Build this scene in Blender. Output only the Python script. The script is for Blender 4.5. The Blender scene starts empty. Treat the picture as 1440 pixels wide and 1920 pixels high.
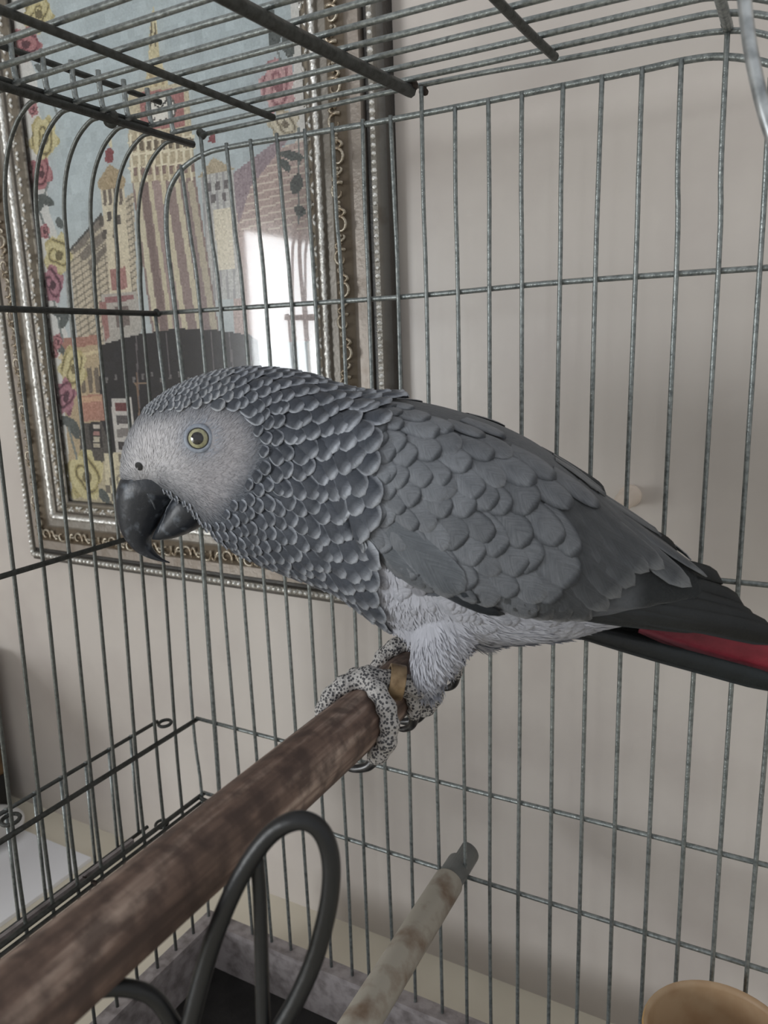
import bpy, math, random
import numpy as np
from mathutils import Vector
random.seed(7); rng = np.random.default_rng(7)
scene = bpy.context.scene
COL = scene.collection

# ------------------------------------------------------------------ camera
F = 1440.0                                   # focal length in pixels of the 1440x1920 frame
CAM = np.array([0.2148, -0.4112, 0.1212])
PITCH, ROLL, YAW = -0.208, 0.0357, 0.5076
def _rot():
    cz, sz = math.cos(YAW), math.sin(YAW); cx, sx = math.cos(PITCH), math.sin(PITCH); cb, sb = math.cos(ROLL), math.sin(ROLL)
    Rz = np.array([[cz, -sz, 0], [sz, cz, 0], [0, 0, 1]]); Rx = np.array([[1, 0, 0], [0, cx, -sx], [0, sx, cx]])
    Ry = np.array([[cb, 0, sb], [0, 1, 0], [-sb, 0, cb]])
    return Rz @ Rx @ Ry
RM = _rot()                                  # columns: right, forward, up
cam_data = bpy.data.cameras.new('camera'); cam = bpy.data.objects.new('camera', cam_data); COL.objects.link(cam)
from mathutils import Matrix
r_, f_, u_ = RM[:, 0], RM[:, 1], RM[:, 2]
cam.matrix_world = Matrix(((r_[0], u_[0], -f_[0], CAM[0]), (r_[1], u_[1], -f_[1], CAM[1]), (r_[2], u_[2], -f_[2], CAM[2]), (0, 0, 0, 1)))
cam_data.sensor_fit = 'VERTICAL'; cam_data.sensor_height = 36.0; cam_data.lens = F / 1920 * 36
cam_data.clip_start = 0.01
cam_data.dof.use_dof = True; cam_data.dof.focus_distance = 0.40; cam_data.dof.aperture_fstop = 16
scene.camera = cam

# ------------------------------------------------------------------ light
world = bpy.data.worlds.new('room_light'); scene.world = world; world.use_nodes = True
bg = world.node_tree.nodes['Background']; bg.inputs[0].default_value = (0.97, 0.98, 1.0, 1); bg.inputs[1].default_value = 0.64
def area(name, loc, rot, sx, sy, power, color):
    d = bpy.data.lights.new(name, 'AREA'); d.shape = 'RECTANGLE'; d.size = sx; d.size_y = sy; d.energy = power; d.color = color
    o = bpy.data.objects.new(name, d); COL.objects.link(o); o.location = loc; o.rotation_euler = rot; return o
WIN_Y0, WIN_Y1, WIN_Z0, WIN_Z1 = -3.9, -1.87, -0.35, 0.62
area('window_daylight', (-1.78, (WIN_Y0 + WIN_Y1) / 2, (WIN_Z0 + WIN_Z1) / 2), (0, -math.pi / 2, 0), WIN_Z1 - WIN_Z0, WIN_Y1 - WIN_Y0, 86, (0.95, 0.98, 1.0))
vs = scene.view_settings; vs.view_transform = 'Standard'; vs.look = 'None'; vs.exposure = 0.0; vs.gamma = 1.0; vs.use_curve_mapping = False

# ------------------------------------------------------------------ helpers
def proj(P):
    d = (np.asarray(P, float) - CAM) @ RM
    return np.stack([720 + F * d[..., 0] / d[..., 1], 960 - F * d[..., 2] / d[..., 1]], -1)
def ray(u, v): return RM @ np.array([(u - 720) / F, 1.0, (960 - v) / F])
def onX(u, v, X): d = ray(u, v); return CAM + d * (X - CAM[0]) / d[0]
def onY(u, v, Y): d = ray(u, v); return CAM + d * (Y - CAM[1]) / d[1]
def onZ(u, v, Z): d = ray(u, v); return CAM + d * (Z - CAM[2]) / d[2]
def atD(u, v, D): return CAM + ray(u, v) * D

def lin(c):
    c = np.asarray(c, float) / 255.0
    return np.where(c <= 0.04045, c / 12.92, ((c + 0.055) / 1.055) ** 2.4)

def tag(o, label=None, cat=None, group=None, kind=None):
    if label: o['label'] = label
    if cat: o['category'] = cat
    if group: o['group'] = group
    if kind: o['kind'] = kind
    return o
def empty(name, loc=(0, 0, 0), parent=None):
    o = bpy.data.objects.new(name, None); COL.objects.link(o); o.empty_display_size = 0.02
    if parent: o.parent = parent
    o.location = loc; return o
def mk(name, verts, faces, mat, parent=None, smooth=True, cols=None, uvs=None, facecols=None):
    me = bpy.data.meshes.new(name)
    me.from_pydata([tuple(map(float, v)) for v in verts], [], [tuple(f) for f in faces]); me.update()
    if smooth: me.polygons.foreach_set('use_smooth', [True] * len(me.polygons))
    if cols is not None:
        a = me.color_attributes.new('Col', 'FLOAT_COLOR', 'POINT')
        c = np.ones((len(verts), 4), np.float32); c[:, :3] = np.asarray(cols)[:, :3]; a.data.foreach_set('color', c.ravel())
    if facecols is not None:
        a = me.attributes.new('Col', 'FLOAT_COLOR', 'FACE')
        c = np.ones((len(faces), 4), np.float32); c[:, :3] = facecols; a.data.foreach_set('color', c.ravel())
    if uvs is not None:
        uv = me.uv_layers.new(name='UVMap'); li = np.empty(len(me.loops), np.int32); me.loops.foreach_get('vertex_index', li)
        uv.data.foreach_set('uv', np.asarray(uvs, np.float32)[li].ravel())
    o = bpy.data.objects.new(name, me); COL.objects.link(o)
    if mat: me.materials.append(mat)
    if parent:
        o.parent = parent
        o.matrix_parent_inverse = world_of(parent).inverted()
    return o
def world_of(o):
    m = Matrix.LocRotScale(o.location, o.rotation_euler, o.scale)
    if o.parent: m = world_of(o.parent) @ o.matrix_parent_inverse @ m
    return m

class MB:
    def __init__(s): s.v = []; s.f = []; s.c = []; s.uv = []
    def add(s, v, f, c=None, uv=None):
        n = len(s.v); s.v += [tuple(x) for x in v]; s.f += [tuple(i + n for i in q) for q in f]
        s.c += [tuple(c)] * len(v) if (c is not None and np.ndim(c) == 1) else ([tuple(x) for x in c] if c is not None else [(1, 1, 1)] * len(v))
        s.uv += [tuple(x) for x in uv] if uv is not None else [(0, 0)] * len(v)
    def build(s, name, mat, parent=None, smooth=True): return mk(name, s.v, s.f, mat, parent, smooth, s.c, s.uv)

def catmull(pts, n=6, closed=False):
    P = [np.asarray(p, float) for p in pts]; out = []
    m = len(P)
    rngi = range(m) if closed else range(m - 1)
    for i in rngi:
        if closed: a, b, c, d = P[(i - 1) % m], P[i], P[(i + 1) % m], P[(i + 2) % m]
        else: b, c = P[i], P[i + 1]; a = P[i - 1] if i else 2 * b - c; d = P[i + 2] if i + 2 < m else 2 * c - b
        for k in range(n):
            t = k / n; out.append(0.5 * ((2 * b) + (c - a) * t + (2 * a - 5 * b + 4 * c - d) * t * t + (3 * b - a - 3 * c + d) * t ** 3))
    if not closed: out.append(P[-1])
    return out
def tube(pts, r, sides=8, closed=False, squash=None):
    P = [np.asarray(p, float) for p in pts]; n = len(P)
    R = list(r) if hasattr(r, '__len__') else [r] * n
    T = []
    for i in range(n):
        if closed: t = P[(i + 1) % n] - P[i - 1]
        else: t = P[min(i + 1, n - 1)] - P[max(i - 1, 0)]
        T.append(t / (np.linalg.norm(t) + 1e-12))
    ref = np.array([0, 0, 1.0]) if abs(T[0][2]) < 0.9 else np.array([1.0, 0, 0])
    N = np.cross(T[0], ref); N /= np.linalg.norm(N)
    v = []; f = []
    for i in range(n):
        N = N - T[i] * (N @ T[i]); N /= np.linalg.norm(N); B = np.cross(T[i], N)
        for k in range(sides):
            a = 2 * math.pi * k / sides; v.append(P[i] + R[i] * (math.cos(a) * N + math.sin(a) * B))
    m = n if closed else n - 1
    for i in range(m):
        j = (i + 1) % n
        for k in range(sides):
            f.append((i * sides + k, i * sides + (k + 1) % sides, j * sides + (k + 1) % sides, j * sides + k))
    if not closed: f.append(tuple(range(sides - 1, -1, -1))); f.append(tuple((n - 1) * sides + k for k in range(sides)))
    return v, f
def box(x0, x1, y0, y1, z0, z1):
    v = [(x, y, z) for z in (z0, z1) for y in (y0, y1) for x in (x0, x1)]
    return v, [(0, 2, 3, 1), (4, 5, 7, 6), (0, 1, 5, 4), (2, 6, 7, 3), (0, 4, 6, 2), (1, 3, 7, 5)]
def lathe(prof, n, origin, axis=(0, 0, 1)):
    ax = np.asarray(axis, float); ax /= np.linalg.norm(ax)
    ref = np.array([1.0, 0, 0]) if abs(ax[0]) < 0.9 else np.array([0, 1.0, 0])
    e1 = np.cross(ax, ref); e1 /= np.linalg.norm(e1); e2 = np.cross(ax, e1); o = np.asarray(origin, float)
    v = []; f = []
    for (r, h) in prof:
        for k in range(n):
            a = 2 * math.pi * k / n; v.append(o + ax * h + r * (math.cos(a) * e1 + math.sin(a) * e2))
    for i in range(len(prof) - 1):
        for k in range(n): f.append((i * n + k, i * n + (k + 1) % n, (i + 1) * n + (k + 1) % n, (i + 1) * n + k))
    return v, f

# ------------------------------------------------------------------ materials
def mat(name, base=(0.5, 0.5, 0.5), rough=0.5, metal=0.0, spec=0.5, noise=None, bump=None, attr=False, scale=50, detail=4, coat=0, sheen=0):
    """noise=(second colour, low, high); bump=(strength, scale)"""
    m = bpy.data.materials.new(name); m.use_nodes = True; nt = m.node_tree; N = nt.nodes; L = nt.links
    b = N['Principled BSDF']; b.inputs['Roughness'].default_value = rough; b.inputs['Metallic'].default_value = metal
    b.inputs['Specular IOR Level'].default_value = spec; b.inputs['Coat Weight'].default_value = coat; b.inputs['Sheen Weight'].default_value = sheen
    b.inputs['Base Color'].default_value = (*base, 1)
    tc = N.new('ShaderNodeTexCoord'); src = None
    if attr:
        a = N.new('ShaderNodeAttribute'); a.attribute_name = 'Col'; src = a.outputs['Color']
    if noise:
        n = N.new('ShaderNodeTexNoise'); n.inputs['Scale'].default_value = scale; n.inputs['Detail'].default_value = detail; L.new(tc.outputs['Object'], n.inputs['Vector'])
        mr = N.new('ShaderNodeMapRange'); mr.inputs['From Min'].default_value = noise[1]; mr.inputs['From Max'].default_value = noise[2]; L.new(n.outputs['Fac'], mr.inputs['Value'])
        mx = N.new('ShaderNodeMix'); mx.data_type = 'RGBA'; L.new(mr.outputs['Result'], mx.inputs['Factor'])
        if src: L.new(src, mx.inputs['A'])
        else: mx.inputs['A'].default_value = (*base, 1)
        if attr:
            mx.blend_type = 'MULTIPLY'
        mx.inputs['B'].default_value = (*noise[0], 1); src = mx.outputs['Result']
    if src: L.new(src, b.inputs['Base Color'])
    if bump:
        n2 = N.new('ShaderNodeTexNoise'); n2.inputs['Scale'].default_value = bump[1]; n2.inputs['Detail'].default_value = 5; L.new(tc.outputs['Object'], n2.inputs['Vector'])
        bp = N.new('ShaderNodeBump'); bp.inputs['Strength'].default_value = bump[0]; bp.inputs['Distance'].default_value = 0.001; L.new(n2.outputs['Fac'], bp.inputs['Height']); L.new(bp.outputs['Normal'], b.inputs['Normal'])
    return m

M = {}
M['wall'] = mat('painted_wall', lin((205, 198, 191)), 0.30, spec=0.5, noise=(lin((194, 186, 180)), 0.45, 0.75), scale=14, bump=(0.12, 60))
M['wall_plain'] = mat('plain_wall', lin((205, 200, 195)), 0.7, noise=(lin((195, 190, 186)), 0.4, 0.7), scale=6)
M['floor'] = mat('cream_stone', lin((230, 223, 205)), 0.3, noise=(lin((214, 206, 188)), 0.4, 0.7), scale=9, bump=(0.05, 120))
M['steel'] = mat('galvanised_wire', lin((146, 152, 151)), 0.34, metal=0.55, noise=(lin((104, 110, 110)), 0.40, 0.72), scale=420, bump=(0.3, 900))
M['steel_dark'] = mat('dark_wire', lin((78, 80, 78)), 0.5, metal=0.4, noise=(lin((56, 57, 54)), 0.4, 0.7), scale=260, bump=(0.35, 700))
M['steel_backlit'] = mat('shaded_wire', lin((104, 107, 104)), 0.4, metal=0.5, noise=(lin((80, 83, 80)), 0.40, 0.72), scale=420, bump=(0.3, 900))  # backlit shade of the side wires, put into a darker steel colour
M['steel_bright'] = mat('bright_wire', lin((205, 210, 212)), 0.3, metal=0.8, noise=(lin((150, 155, 158)), 0.4, 0.7), scale=160)
M['rust'] = mat('rusty_weld', lin((72, 62, 56)), 0.8, metal=0.2, noise=(lin((50, 42, 38)), 0.4, 0.6), scale=600, bump=(0.8, 900))
M['tray'] = mat('dirty_tray_metal', lin((164, 157, 157)), 0.6, metal=0.15, noise=(lin((120, 113, 112)), 0.40, 0.7), scale=110, bump=(0.4, 300))
M['tray_floor'] = mat('black_tray_bottom', lin((34, 32, 31)), 0.7, noise=(lin((22, 20, 19)), 0.4, 0.6), scale=60, bump=(0.5, 200))
M['black'] = mat('black_coating', lin((25, 27, 29)), 0.40, noise=(lin((18, 20, 22)), 0.4, 0.7), scale=90, bump=(0.15, 500))
M['white_board'] = mat('white_board', lin((240, 241, 244)), 0.35)
M['plate'] = mat('white_plate', lin((232, 230, 226)), 0.25)
M['brownbox'] = mat('brown_wood_box', lin((128, 98, 64)), 0.5, noise=(lin((70, 52, 34)), 0.4, 0.7), scale=30)
M['darkbox'] = mat('black_box', lin((28, 28, 28)), 0.4)
M['peg'] = mat('cream_peg', lin((216, 202, 188)), 0.45)
M['frame_paint'] = mat('window_frame_paint', lin((235, 235, 232)), 0.4)  # plain white paint, nothing emissive

def wood_mat():
    m = bpy.data.materials.new('perch_wood'); m.use_nodes = True; nt = m.node_tree; N = nt.nodes; L = nt.links; b = N['Principled BSDF']
    tc = N.new('ShaderNodeTexCoord'); mp = N.new('ShaderNodeMapping'); mp.inputs['Scale'].default_value = (190, 13, 190); L.new(tc.outputs['Object'], mp.inputs['Vector'])
    n1 = N.new('ShaderNodeTexNoise'); n1.inputs['Scale'].default_value = 1.0; n1.inputs['Detail'].default_value = 6; L.new(mp.outputs['Vector'], n1.inputs['Vector'])
    r = N.new('ShaderNodeValToRGB'); e = r.color_ramp.elements
    e[0].position = 0.30; e[0].color = (*lin((72, 57, 50)), 1); e[1].position = 0.70; e[1].color = (*lin((176, 156, 142)), 1)
    x = e.new(0.52); x.color = (*lin((116, 95, 84)), 1); L.new(n1.outputs['Fac'], r.inputs['Fac'])
    n2 = N.new('ShaderNodeTexNoise'); n2.inputs['Scale'].default_value = 130; n2.inputs['Detail'].default_value = 6; L.new(tc.outputs['Object'], n2.inputs['Vector'])
    mr = N.new('ShaderNodeMapRange'); mr.inputs['From Min'].default_value = 0.42; mr.inputs['From Max'].default_value = 0.62; L.new(n2.outputs['Fac'], mr.inputs['Value'])
    mx = N.new('ShaderNodeMix'); mx.data_type = 'RGBA'; L.new(mr.outputs['Result'], mx.inputs['Factor']); L.new(r.outputs['Color'], mx.inputs['A']); mx.inputs['B'].default_value = (*lin((66, 52, 47)), 1)
    mx2 = N.new('ShaderNodeMix'); mx2.data_type = 'RGBA'; mx2.inputs['Factor'].default_value = 0.75; L.new(r.outputs['Color'], mx2.inputs['A']); L.new(mx.outputs['Result'], mx2.inputs['B'])
    L.new(mx2.outputs['Result'], b.inputs['Base Color']); b.inputs['Roughness'].default_value = 0.62
    bp = N.new('ShaderNodeBump'); bp.inputs['Strength'].default_value = 0.6; bp.inputs['Distance'].default_value = 0.0012; L.new(n1.outputs['Fac'], bp.inputs['Height']); L.new(bp.outputs['Normal'], b.inputs['Normal'])
    return m
M['wood'] = wood_mat()
M['pvc'] = mat('stained_plastic_pipe', lin((172, 166, 154)), 0.5, noise=(lin((122, 102, 84)), 0.46, 0.70), scale=60, bump=(0.2, 300))
M['pvc_cap'] = mat('grey_plastic_cap', lin((108, 110, 108)), 0.45, noise=(lin((92, 94, 92)), 0.4, 0.7), scale=80)
M['cup'] = mat('amber_plastic_cup', lin((204, 164, 104)), 0.4, noise=(lin((192, 148, 86)), 0.4, 0.7), scale=30)
M['cup_in'] = mat('pale_cup_lining', lin((190, 164, 132)), 0.5, noise=(lin((166, 134, 100)), 0.4, 0.7), scale=40)

# ================================================================== SETTING
Y_WALL, Z_FLOOR = 0.092, -0.383
def struct(name, v, f, m, label, cat, smooth=False):
    return tag(mk(name, v, f, m, None, smooth), label, cat, kind='structure')
v, f = box(-1.8, 1.6, Y_WALL, Y_WALL + 0.1, Z_FLOOR - 0.05, 1.9)
struct('wall_back', v, f, M['wall'], 'pinkish beige painted wall behind the cage', 'wall')
v, f = box(-1.8, 1.6, -4.3, Y_WALL, Z_FLOOR - 0.05, Z_FLOOR)
struct('floor', v, f, M['floor'], 'cream polished stone surface under the cage', 'floor')
mb = MB()
for b_ in ((-1.8, -1.7, WIN_Y1, Y_WALL, Z_FLOOR, 1.9), (-1.8, -1.7, -4.3, WIN_Y0, Z_FLOOR, 1.9), (-1.8, -1.7, WIN_Y0, WIN_Y1, WIN_Z1, 1.9), (-1.8, -1.7, WIN_Y0, WIN_Y1, Z_FLOOR, WIN_Z0)):
    mb.add(*box(*b_))
tag(mb.build('wall_left', M['wall_plain'], None, False), 'pale side wall with the window opening', 'wall', kind='structure')
w1 = empty('window_1', (-1.75, (WIN_Y0 + WIN_Y1) / 2, WIN_Z0)); tag(w1, 'white framed window in the pale side wall', 'window', kind='structure')
t_ = 0.03
for b_ in ((WIN_Y0, WIN_Y1, WIN_Z0, WIN_Z0 + t_), (WIN_Y0, WIN_Y1, WIN_Z1 - t_, WIN_Z1), (WIN_Y0, WIN_Y0 + t_, WIN_Z0 + t_, WIN_Z1 - t_), (WIN_Y1 - t_, WIN_Y1, WIN_Z0 + t_, WIN_Z1 - t_)):
    mk('window_frame', *box(-1.77, -1.73, *b_), M['frame_paint'], w1, False)

# wall peg
pc = onY(1182, 929, Y_WALL)
pv, pf = lathe([(0.0072, 0.0), (0.0072, 0.0035), (0.0066, 0.0045), (0.0060, 0.006), (0.0058, 0.022), (0.0050, 0.025), (0.0030, 0.0265), (0.0001, 0.027)], 24, pc, (0, -1, 0))
tag(mk('wall_peg', pv, pf, M['peg']), 'small round cream peg sticking out of the wall', 'peg')

# objects on the floor left of the cage
p0 = onZ(172, 1614, Z_FLOOR)
bm_ = MB(); bm_.add(*box(p0[0] - 0.26, p0[0], p0[1] - 0.16, p0[1], Z_FLOOR, Z_FLOOR + 0.004))
tag(bm_.build('white_board', M['white_board'], None, False), 'flat white board lying on the cream surface beside the cage', 'board')
pl = onZ(-40, 1560, Z_FLOOR + 0.012)
pv, pf = lathe([(0.0001, 0), (0.028, 0), (0.040, 0.006), (0.046, 0.011), (0.045, 0.012), (0.038, 0.008), (0.027, 0.003), (0.0001, 0.003)], 40, (pl[0], pl[1], Z_FLOOR + 0.0041))
tag(mk('saucer', pv, pf, M['plate']), 'small white saucer on the white board', 'saucer')
bx = empty('storage_box', (-0.65, -0.09, Z_FLOOR)); tag(bx, 'brown and black wooden box standing against the wall', 'box')
mk('box_body', *box(-0.76, -0.560, -0.255, 0.07, Z_FLOOR, -0.200), M['brownbox'], bx, False)
mk('base_plinth', *box(-0.762, -0.558, -0.257, 0.072, Z_FLOOR, -0.335), M['darkbox'], bx, False)
mk('box_lid', *box(-0.765, -0.555, -0.26, 0.075, -0.200, -0.190), M['brownbox'], bx, False)

# ================================================================== PICTURE
YP = 0.0815
PX0, PX1, PZ0, PZ1 = -0.406, -0.1075, -0.0125, 0.47
pic = empty('framed_tapestry', ((PX0 + PX1) / 2, Y_WALL, PZ0)); tag(pic, 'tapestry of a clock tower with roses in an ornate silver frame under glass', 'picture')
M['stitch'] = mat('cross_stitch', (0.5, 0.5, 0.5), 0.85, attr=True, bump=(0.5, 900))
def paint_tapestry():
    cs = 0.00125; nx = int((PX1 - PX0 + 0.006) / cs); nz = int((PZ1 - PZ0 + 0.006) / cs)
    x0, z0 = PX0 - 0.003, PZ0 - 0.003
    xs = x0 + cs * np.arange(nx + 1); zs = z0 + cs * np.arange(nz + 1)
    XX, ZZ = np.meshgrid(xs, zs); V_ = np.stack([XX, np.full_like(XX, YP), ZZ], -1).reshape(-1, 3)
    cx = (xs[:-1] + xs[1:]) / 2; cz = (zs[:-1] + zs[1:]) / 2; CX, CZ = np.meshgrid(cx, cz)
    uv = proj(np.stack([CX, np.full_like(CX, YP), CZ], -1)); U, W = uv[..., 0], uv[..., 1]
    img = np.zeros(CX.shape + (3,)); H = img.shape[:2]
    def c3(c): return np.array(c, float)
    def poly(pts):
        ins = np.zeros(H, bool); n = len(pts)
        for i in range(n):
            (xa, ya), (xb, yb) = pts[i], pts[(i + 1) % n]
            cond = ((ya > W) != (yb > W)); xi = (xb - xa) * (W - ya) / ((yb - ya) or 1e-9) + xa
            ins ^= cond & (U < xi)
        return ins
    def fill(m, c, j=8): img[m] = c3(c) + rng.normal(0, j, (int(m.sum()), 1))
    def line(p, q, w, c):
        p, q = np.array(p, float), np.array(q, float); d = q - p; L = (d @ d)
        t = np.clip(((U - p[0]) * d[0] + (W - p[1]) * d[1]) / L, 0, 1)
        m = (U - p[0] - t * d[0]) ** 2 + (W - p[1] - t * d[1]) ** 2 < w * w; fill(m, c, 5)
    lowf = np.kron(rng.normal(0, 1, (H[0] // 6 + 1, H[1] // 6 + 1)), np.ones((6, 6)))[:H[0], :H[1]]
    img[:] = c3((176, 190, 194)); img += lowf[..., None] * 4
    hz = np.clip((W - 250) / 300, 0, 1)[..., None]; img[:] = img * (1 - hz * 0.3) + c3((190, 195, 192)) * hz * 0.3
    # pale margins
    rel = (CX - PX0) / (PX1 - PX0)
    wob = 0.012 * np.sin(CZ * 60) + 0.008 * np.sin(CZ * 143)
    fill(rel < 0.062 + wob, (205, 205, 200), 4); fill(rel > 0.955 + wob * 0.6, (212, 210, 204), 4)
    fill(CZ < PZ0 + 0.006, (200, 196, 186), 4)
    # long building on the left
    b1 = poly([(122, 480), (190, 405), (250, 360), (262, 660), (145, 660)]); fill(b1, (196, 182, 156))
    s = np.sin((W * 0.9 + U * 0.65) * 0.55); m = b1 & (s > 0.55); img[m] = img[m] * 0.72
    s = np.sin(U * 0.42 - W * 0.05); m = b1 & (s > 0.9); img[m] = img[m] * 0.8
    fill(poly([(135, 470), (188, 400), (198, 430), (200, 470), (170, 500)]) & (np.sin((W + U) * 0.2) > -0.6), (128, 118, 106))
    line((122, 480), (190, 402), 2.2, (78, 78, 76)); line((170, 505), (200, 465), 3, (120, 110, 98))
    fill(poly([(120, 505), (132, 500), (146, 650), (134, 655)]), (168, 172, 172))
    # right buildings
    b2 = poly([(430, 345), (470, 300), (575, 258), (610, 330), (610, 640), (440, 640)]); fill(b2, (186, 160, 152))
    s = np.sin((W + U * 0.28) * 0.42); m = b2 & (s > 0.72) & (W < 430); img[m] = c3((214, 200, 184))
    line((430, 345), (520, 265), 2.2, (96, 92, 96)); fill(poly([(430, 330), (520, 262), (540, 262), (470, 350), (448, 420)]), (158, 138, 146))
    # small left tower
    fill(poly([(188, 345), (232, 340), (248, 560), (208, 560)]), (210, 198, 168))
    for k in range(4): fill(poly([(193 + k * 10, 350), (199 + k * 10, 350), (200 + k * 10, 385), (194 + k * 10, 385)]), (118, 104, 92))
    fill(poly([(182, 342), (205, 308), (222, 318), (236, 338), (232, 352), (186, 356)]), (176, 152, 112))
    for (a_, b_) in ((190, 415), (205, 405), (222, 412), (196, 440), (216, 436)): fill((abs(U - a_) < 4) & (abs(W - b_) < 9), (92, 84, 78))
    fill(poly([(196, 305), (198, 282), (206, 276), (213, 284), (212, 304)]), (150, 60, 66)); fill(poly([(203, 275), (205, 262), (209, 262), (210, 276)]), (214, 202, 160))
    line((215, 430), (222, 520), 3, (150, 130, 110)); fill(poly([(205, 505), (236, 500), (240, 540), (210, 546)]), (172, 116, 110))
    fill(poly([(190, 552), (255, 545), (268, 612), (250, 660), (196, 660)]), (178, 172, 162)); fill(poly([(196, 556), (250, 552), (252, 562), (198, 568)]), (158, 102, 104))
    fill(poly([(186, 568), (198, 566), (206, 630), (198, 640)]), (168, 112, 106)); fill(poly([(216, 575), (240, 572), (244, 610), (220, 615)]), (120, 104, 98))
    # right tower
    fill(poly([(376, 330), (438, 318), (452, 560), (392, 565)]), (188, 188, 184))
    s = np.sin(U * 0.5 - W * 0.02); m = poly([(376, 330), (438, 318), (452, 560), (392, 565)]) & (s > 0.55); img[m] = c3((160, 158, 160))
    fill(poly([(400, 395), (432, 390), (440, 505), (410, 508)]), (216, 206, 182)); fill(poly([(372, 332), (400, 295), (442, 318)]), (182, 164, 132))
    for (a_, b_) in ((392, 350), (408, 348), (424, 345), (400, 372), (420, 368)): fill((abs(U - a_) < 4) & (abs(W - b_) < 8), (108, 102, 104))
    fill(poly([(390, 268), (394, 246), (402, 244), (405, 266)]), (150, 62, 70))
    # clock tower
    fill(poly([(247, 340), (366, 330), (414, 640), (288, 645)]), (150, 124, 118))
    for k, (c, wd) in enumerate((((206, 196, 164), 5), ((132, 108, 104), 6), ((204, 194, 160), 4), ((168, 142, 138), 9), ((208, 198, 164), 6), ((152, 128, 124), 9), ((206, 196, 164), 5), ((150, 128, 126), 8), ((188, 176, 150), 6))):
        t = (k + 0.5) / 9; xa = 250 + t * 114; xb = 290 + t * 122
        line((xa, 345), (xb, 640), wd, c)
    head = poly([(240, 250), (360, 238), (366, 332), (246, 344)]); fill(head, (188, 172, 138))
    for k in range(9): line((245 + k * 14, 252), (248 + k * 14, 338), 2.2, (226, 216, 186))
    for yy in (262, 284, 310): line((242, yy + 6), (364, yy - 6), 2.2, (224, 214, 184))
    for k in range(9): fill((abs(U - 252 - k * 13.5) < 4) & (abs(W - 274 + k * 0.8) < 9), (112, 98, 78)); fill((abs(U - 254 - k * 13.5) < 3.5) & (abs(W - 322 + k * 0.9) < 8), (140, 112, 104))
    fill(poly([(240, 165), (352, 155), (358, 240), (242, 250)]), (198, 186, 152)); fill(poly([(262, 172), (344, 164), (346, 238), (264, 244)]), (176, 108, 106))
    rr = np.hypot((U - 301) / 28, (W - 204) / 30); fill(rr < 1, (222, 220, 210), 4); fill((rr > 0.93) & (rr < 1.05), (90, 84, 80), 4)
    ang = np.arctan2(W - 204, U - 301); fill((rr > 0.68) & (rr < 0.88) & (np.cos(ang * 12) > 0.55), (96, 92, 90), 4)
    line((301, 204), (312, 188), 1.8, (60, 60, 60)); line((301, 204), (290, 196), 1.6, (60, 60, 60))
    fill(poly([(272, 165), (278, 110), (282, 40), (288, 8), (294, 38), (300, 105), (316, 160)]), (206, 192, 146))
    line((284, 45), (283, 85), 1.6, (112, 98, 72)); line((291, 45), (291, 85), 1.6, (112, 98, 72)); line((282, 140), (292, 158), 3, (176, 152, 112)); line((300, 138), (306, 156), 3, (176, 152, 112))
    # dark block
    dk = poly([(185, 648), (255, 628), (330, 616), (400, 618), (470, 628), (484, 640), (500, 860), (190, 862)]); fill(dk, (20, 21, 32), 4)
    m = dk & (lowf > 1.0); img[m] += 9
    for (p, q) in (((255, 630), (262, 780)), ((312, 625), (318, 700)), ((395, 622), (402, 700)), ((430, 622), (436, 690))): line(p, q, 1.3, (104, 96, 100))
    line((253, 720), (275, 718), 1.6, (150, 120, 90)); line((256, 700), (262, 790), 1.4, (140, 104, 76))
    fill(poly([(208, 748), (246, 745), (256, 850), (218, 852)]), (198, 192, 184)); 
    for k in range(4): fill(poly([(215 + k * 2, 756 + k * 24), (240 + k * 2, 754 + k * 24), (241 + k * 2, 770 + k * 24), (217 + k * 2, 772 + k * 24)]), [(120, 46, 50), (86, 80, 82), (132, 124, 120), (64, 58, 60)][k])
    for k in range(10): fill((abs(U - 200 - k * 17) < 2.2) & (abs(W - 712 + (k % 3) * 5) < 5), (116, 112, 112))
    # low buildings
    fill(poly([(112, 640), (185, 632), (190, 870), (130, 872)]), (190, 166, 126)); fill(poly([(112, 636), (182, 628), (184, 646), (114, 655)]), (176, 118, 100))
    line((112, 670), (184, 660), 3, (214, 196, 150)); 
    for k in range(3): fill(poly([(150 + k * 13, 690), (158 + k * 13, 688), (162 + k * 13, 735), (154 + k * 13, 738)]), (118, 104, 88))
    fill(poly([(152, 742), (192, 738), (196, 788), (156, 790)]), (188, 128, 106)); fill(poly([(152, 745), (190, 742), (191, 752), (153, 755)]), (206, 160, 122))
    fill(poly([(150, 795), (190, 790), (215, 860), (205, 880), (150, 872)]), (84, 78, 74)); fill(poly([(166, 800), (172, 790), (184, 790), (190, 802), (194, 840), (172, 842)]), (46, 44, 46))
    for k in range(4): fill((abs(U - 181) < 6) & (abs(W - 800 - k * 12) < 4), [(200, 190, 176), (176, 120, 112), (196, 186, 160), (190, 176, 150)][k])
    fill(poly([(130, 868), (500, 855), (500, 960), (140, 950)]), (186, 172, 140)); m = poly([(195, 850), (300, 845), (320, 960), (200, 950)]); fill(m, (208, 196, 162)); m &= lowf > 0.6; img[m] = c3((120, 110, 96))
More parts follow.
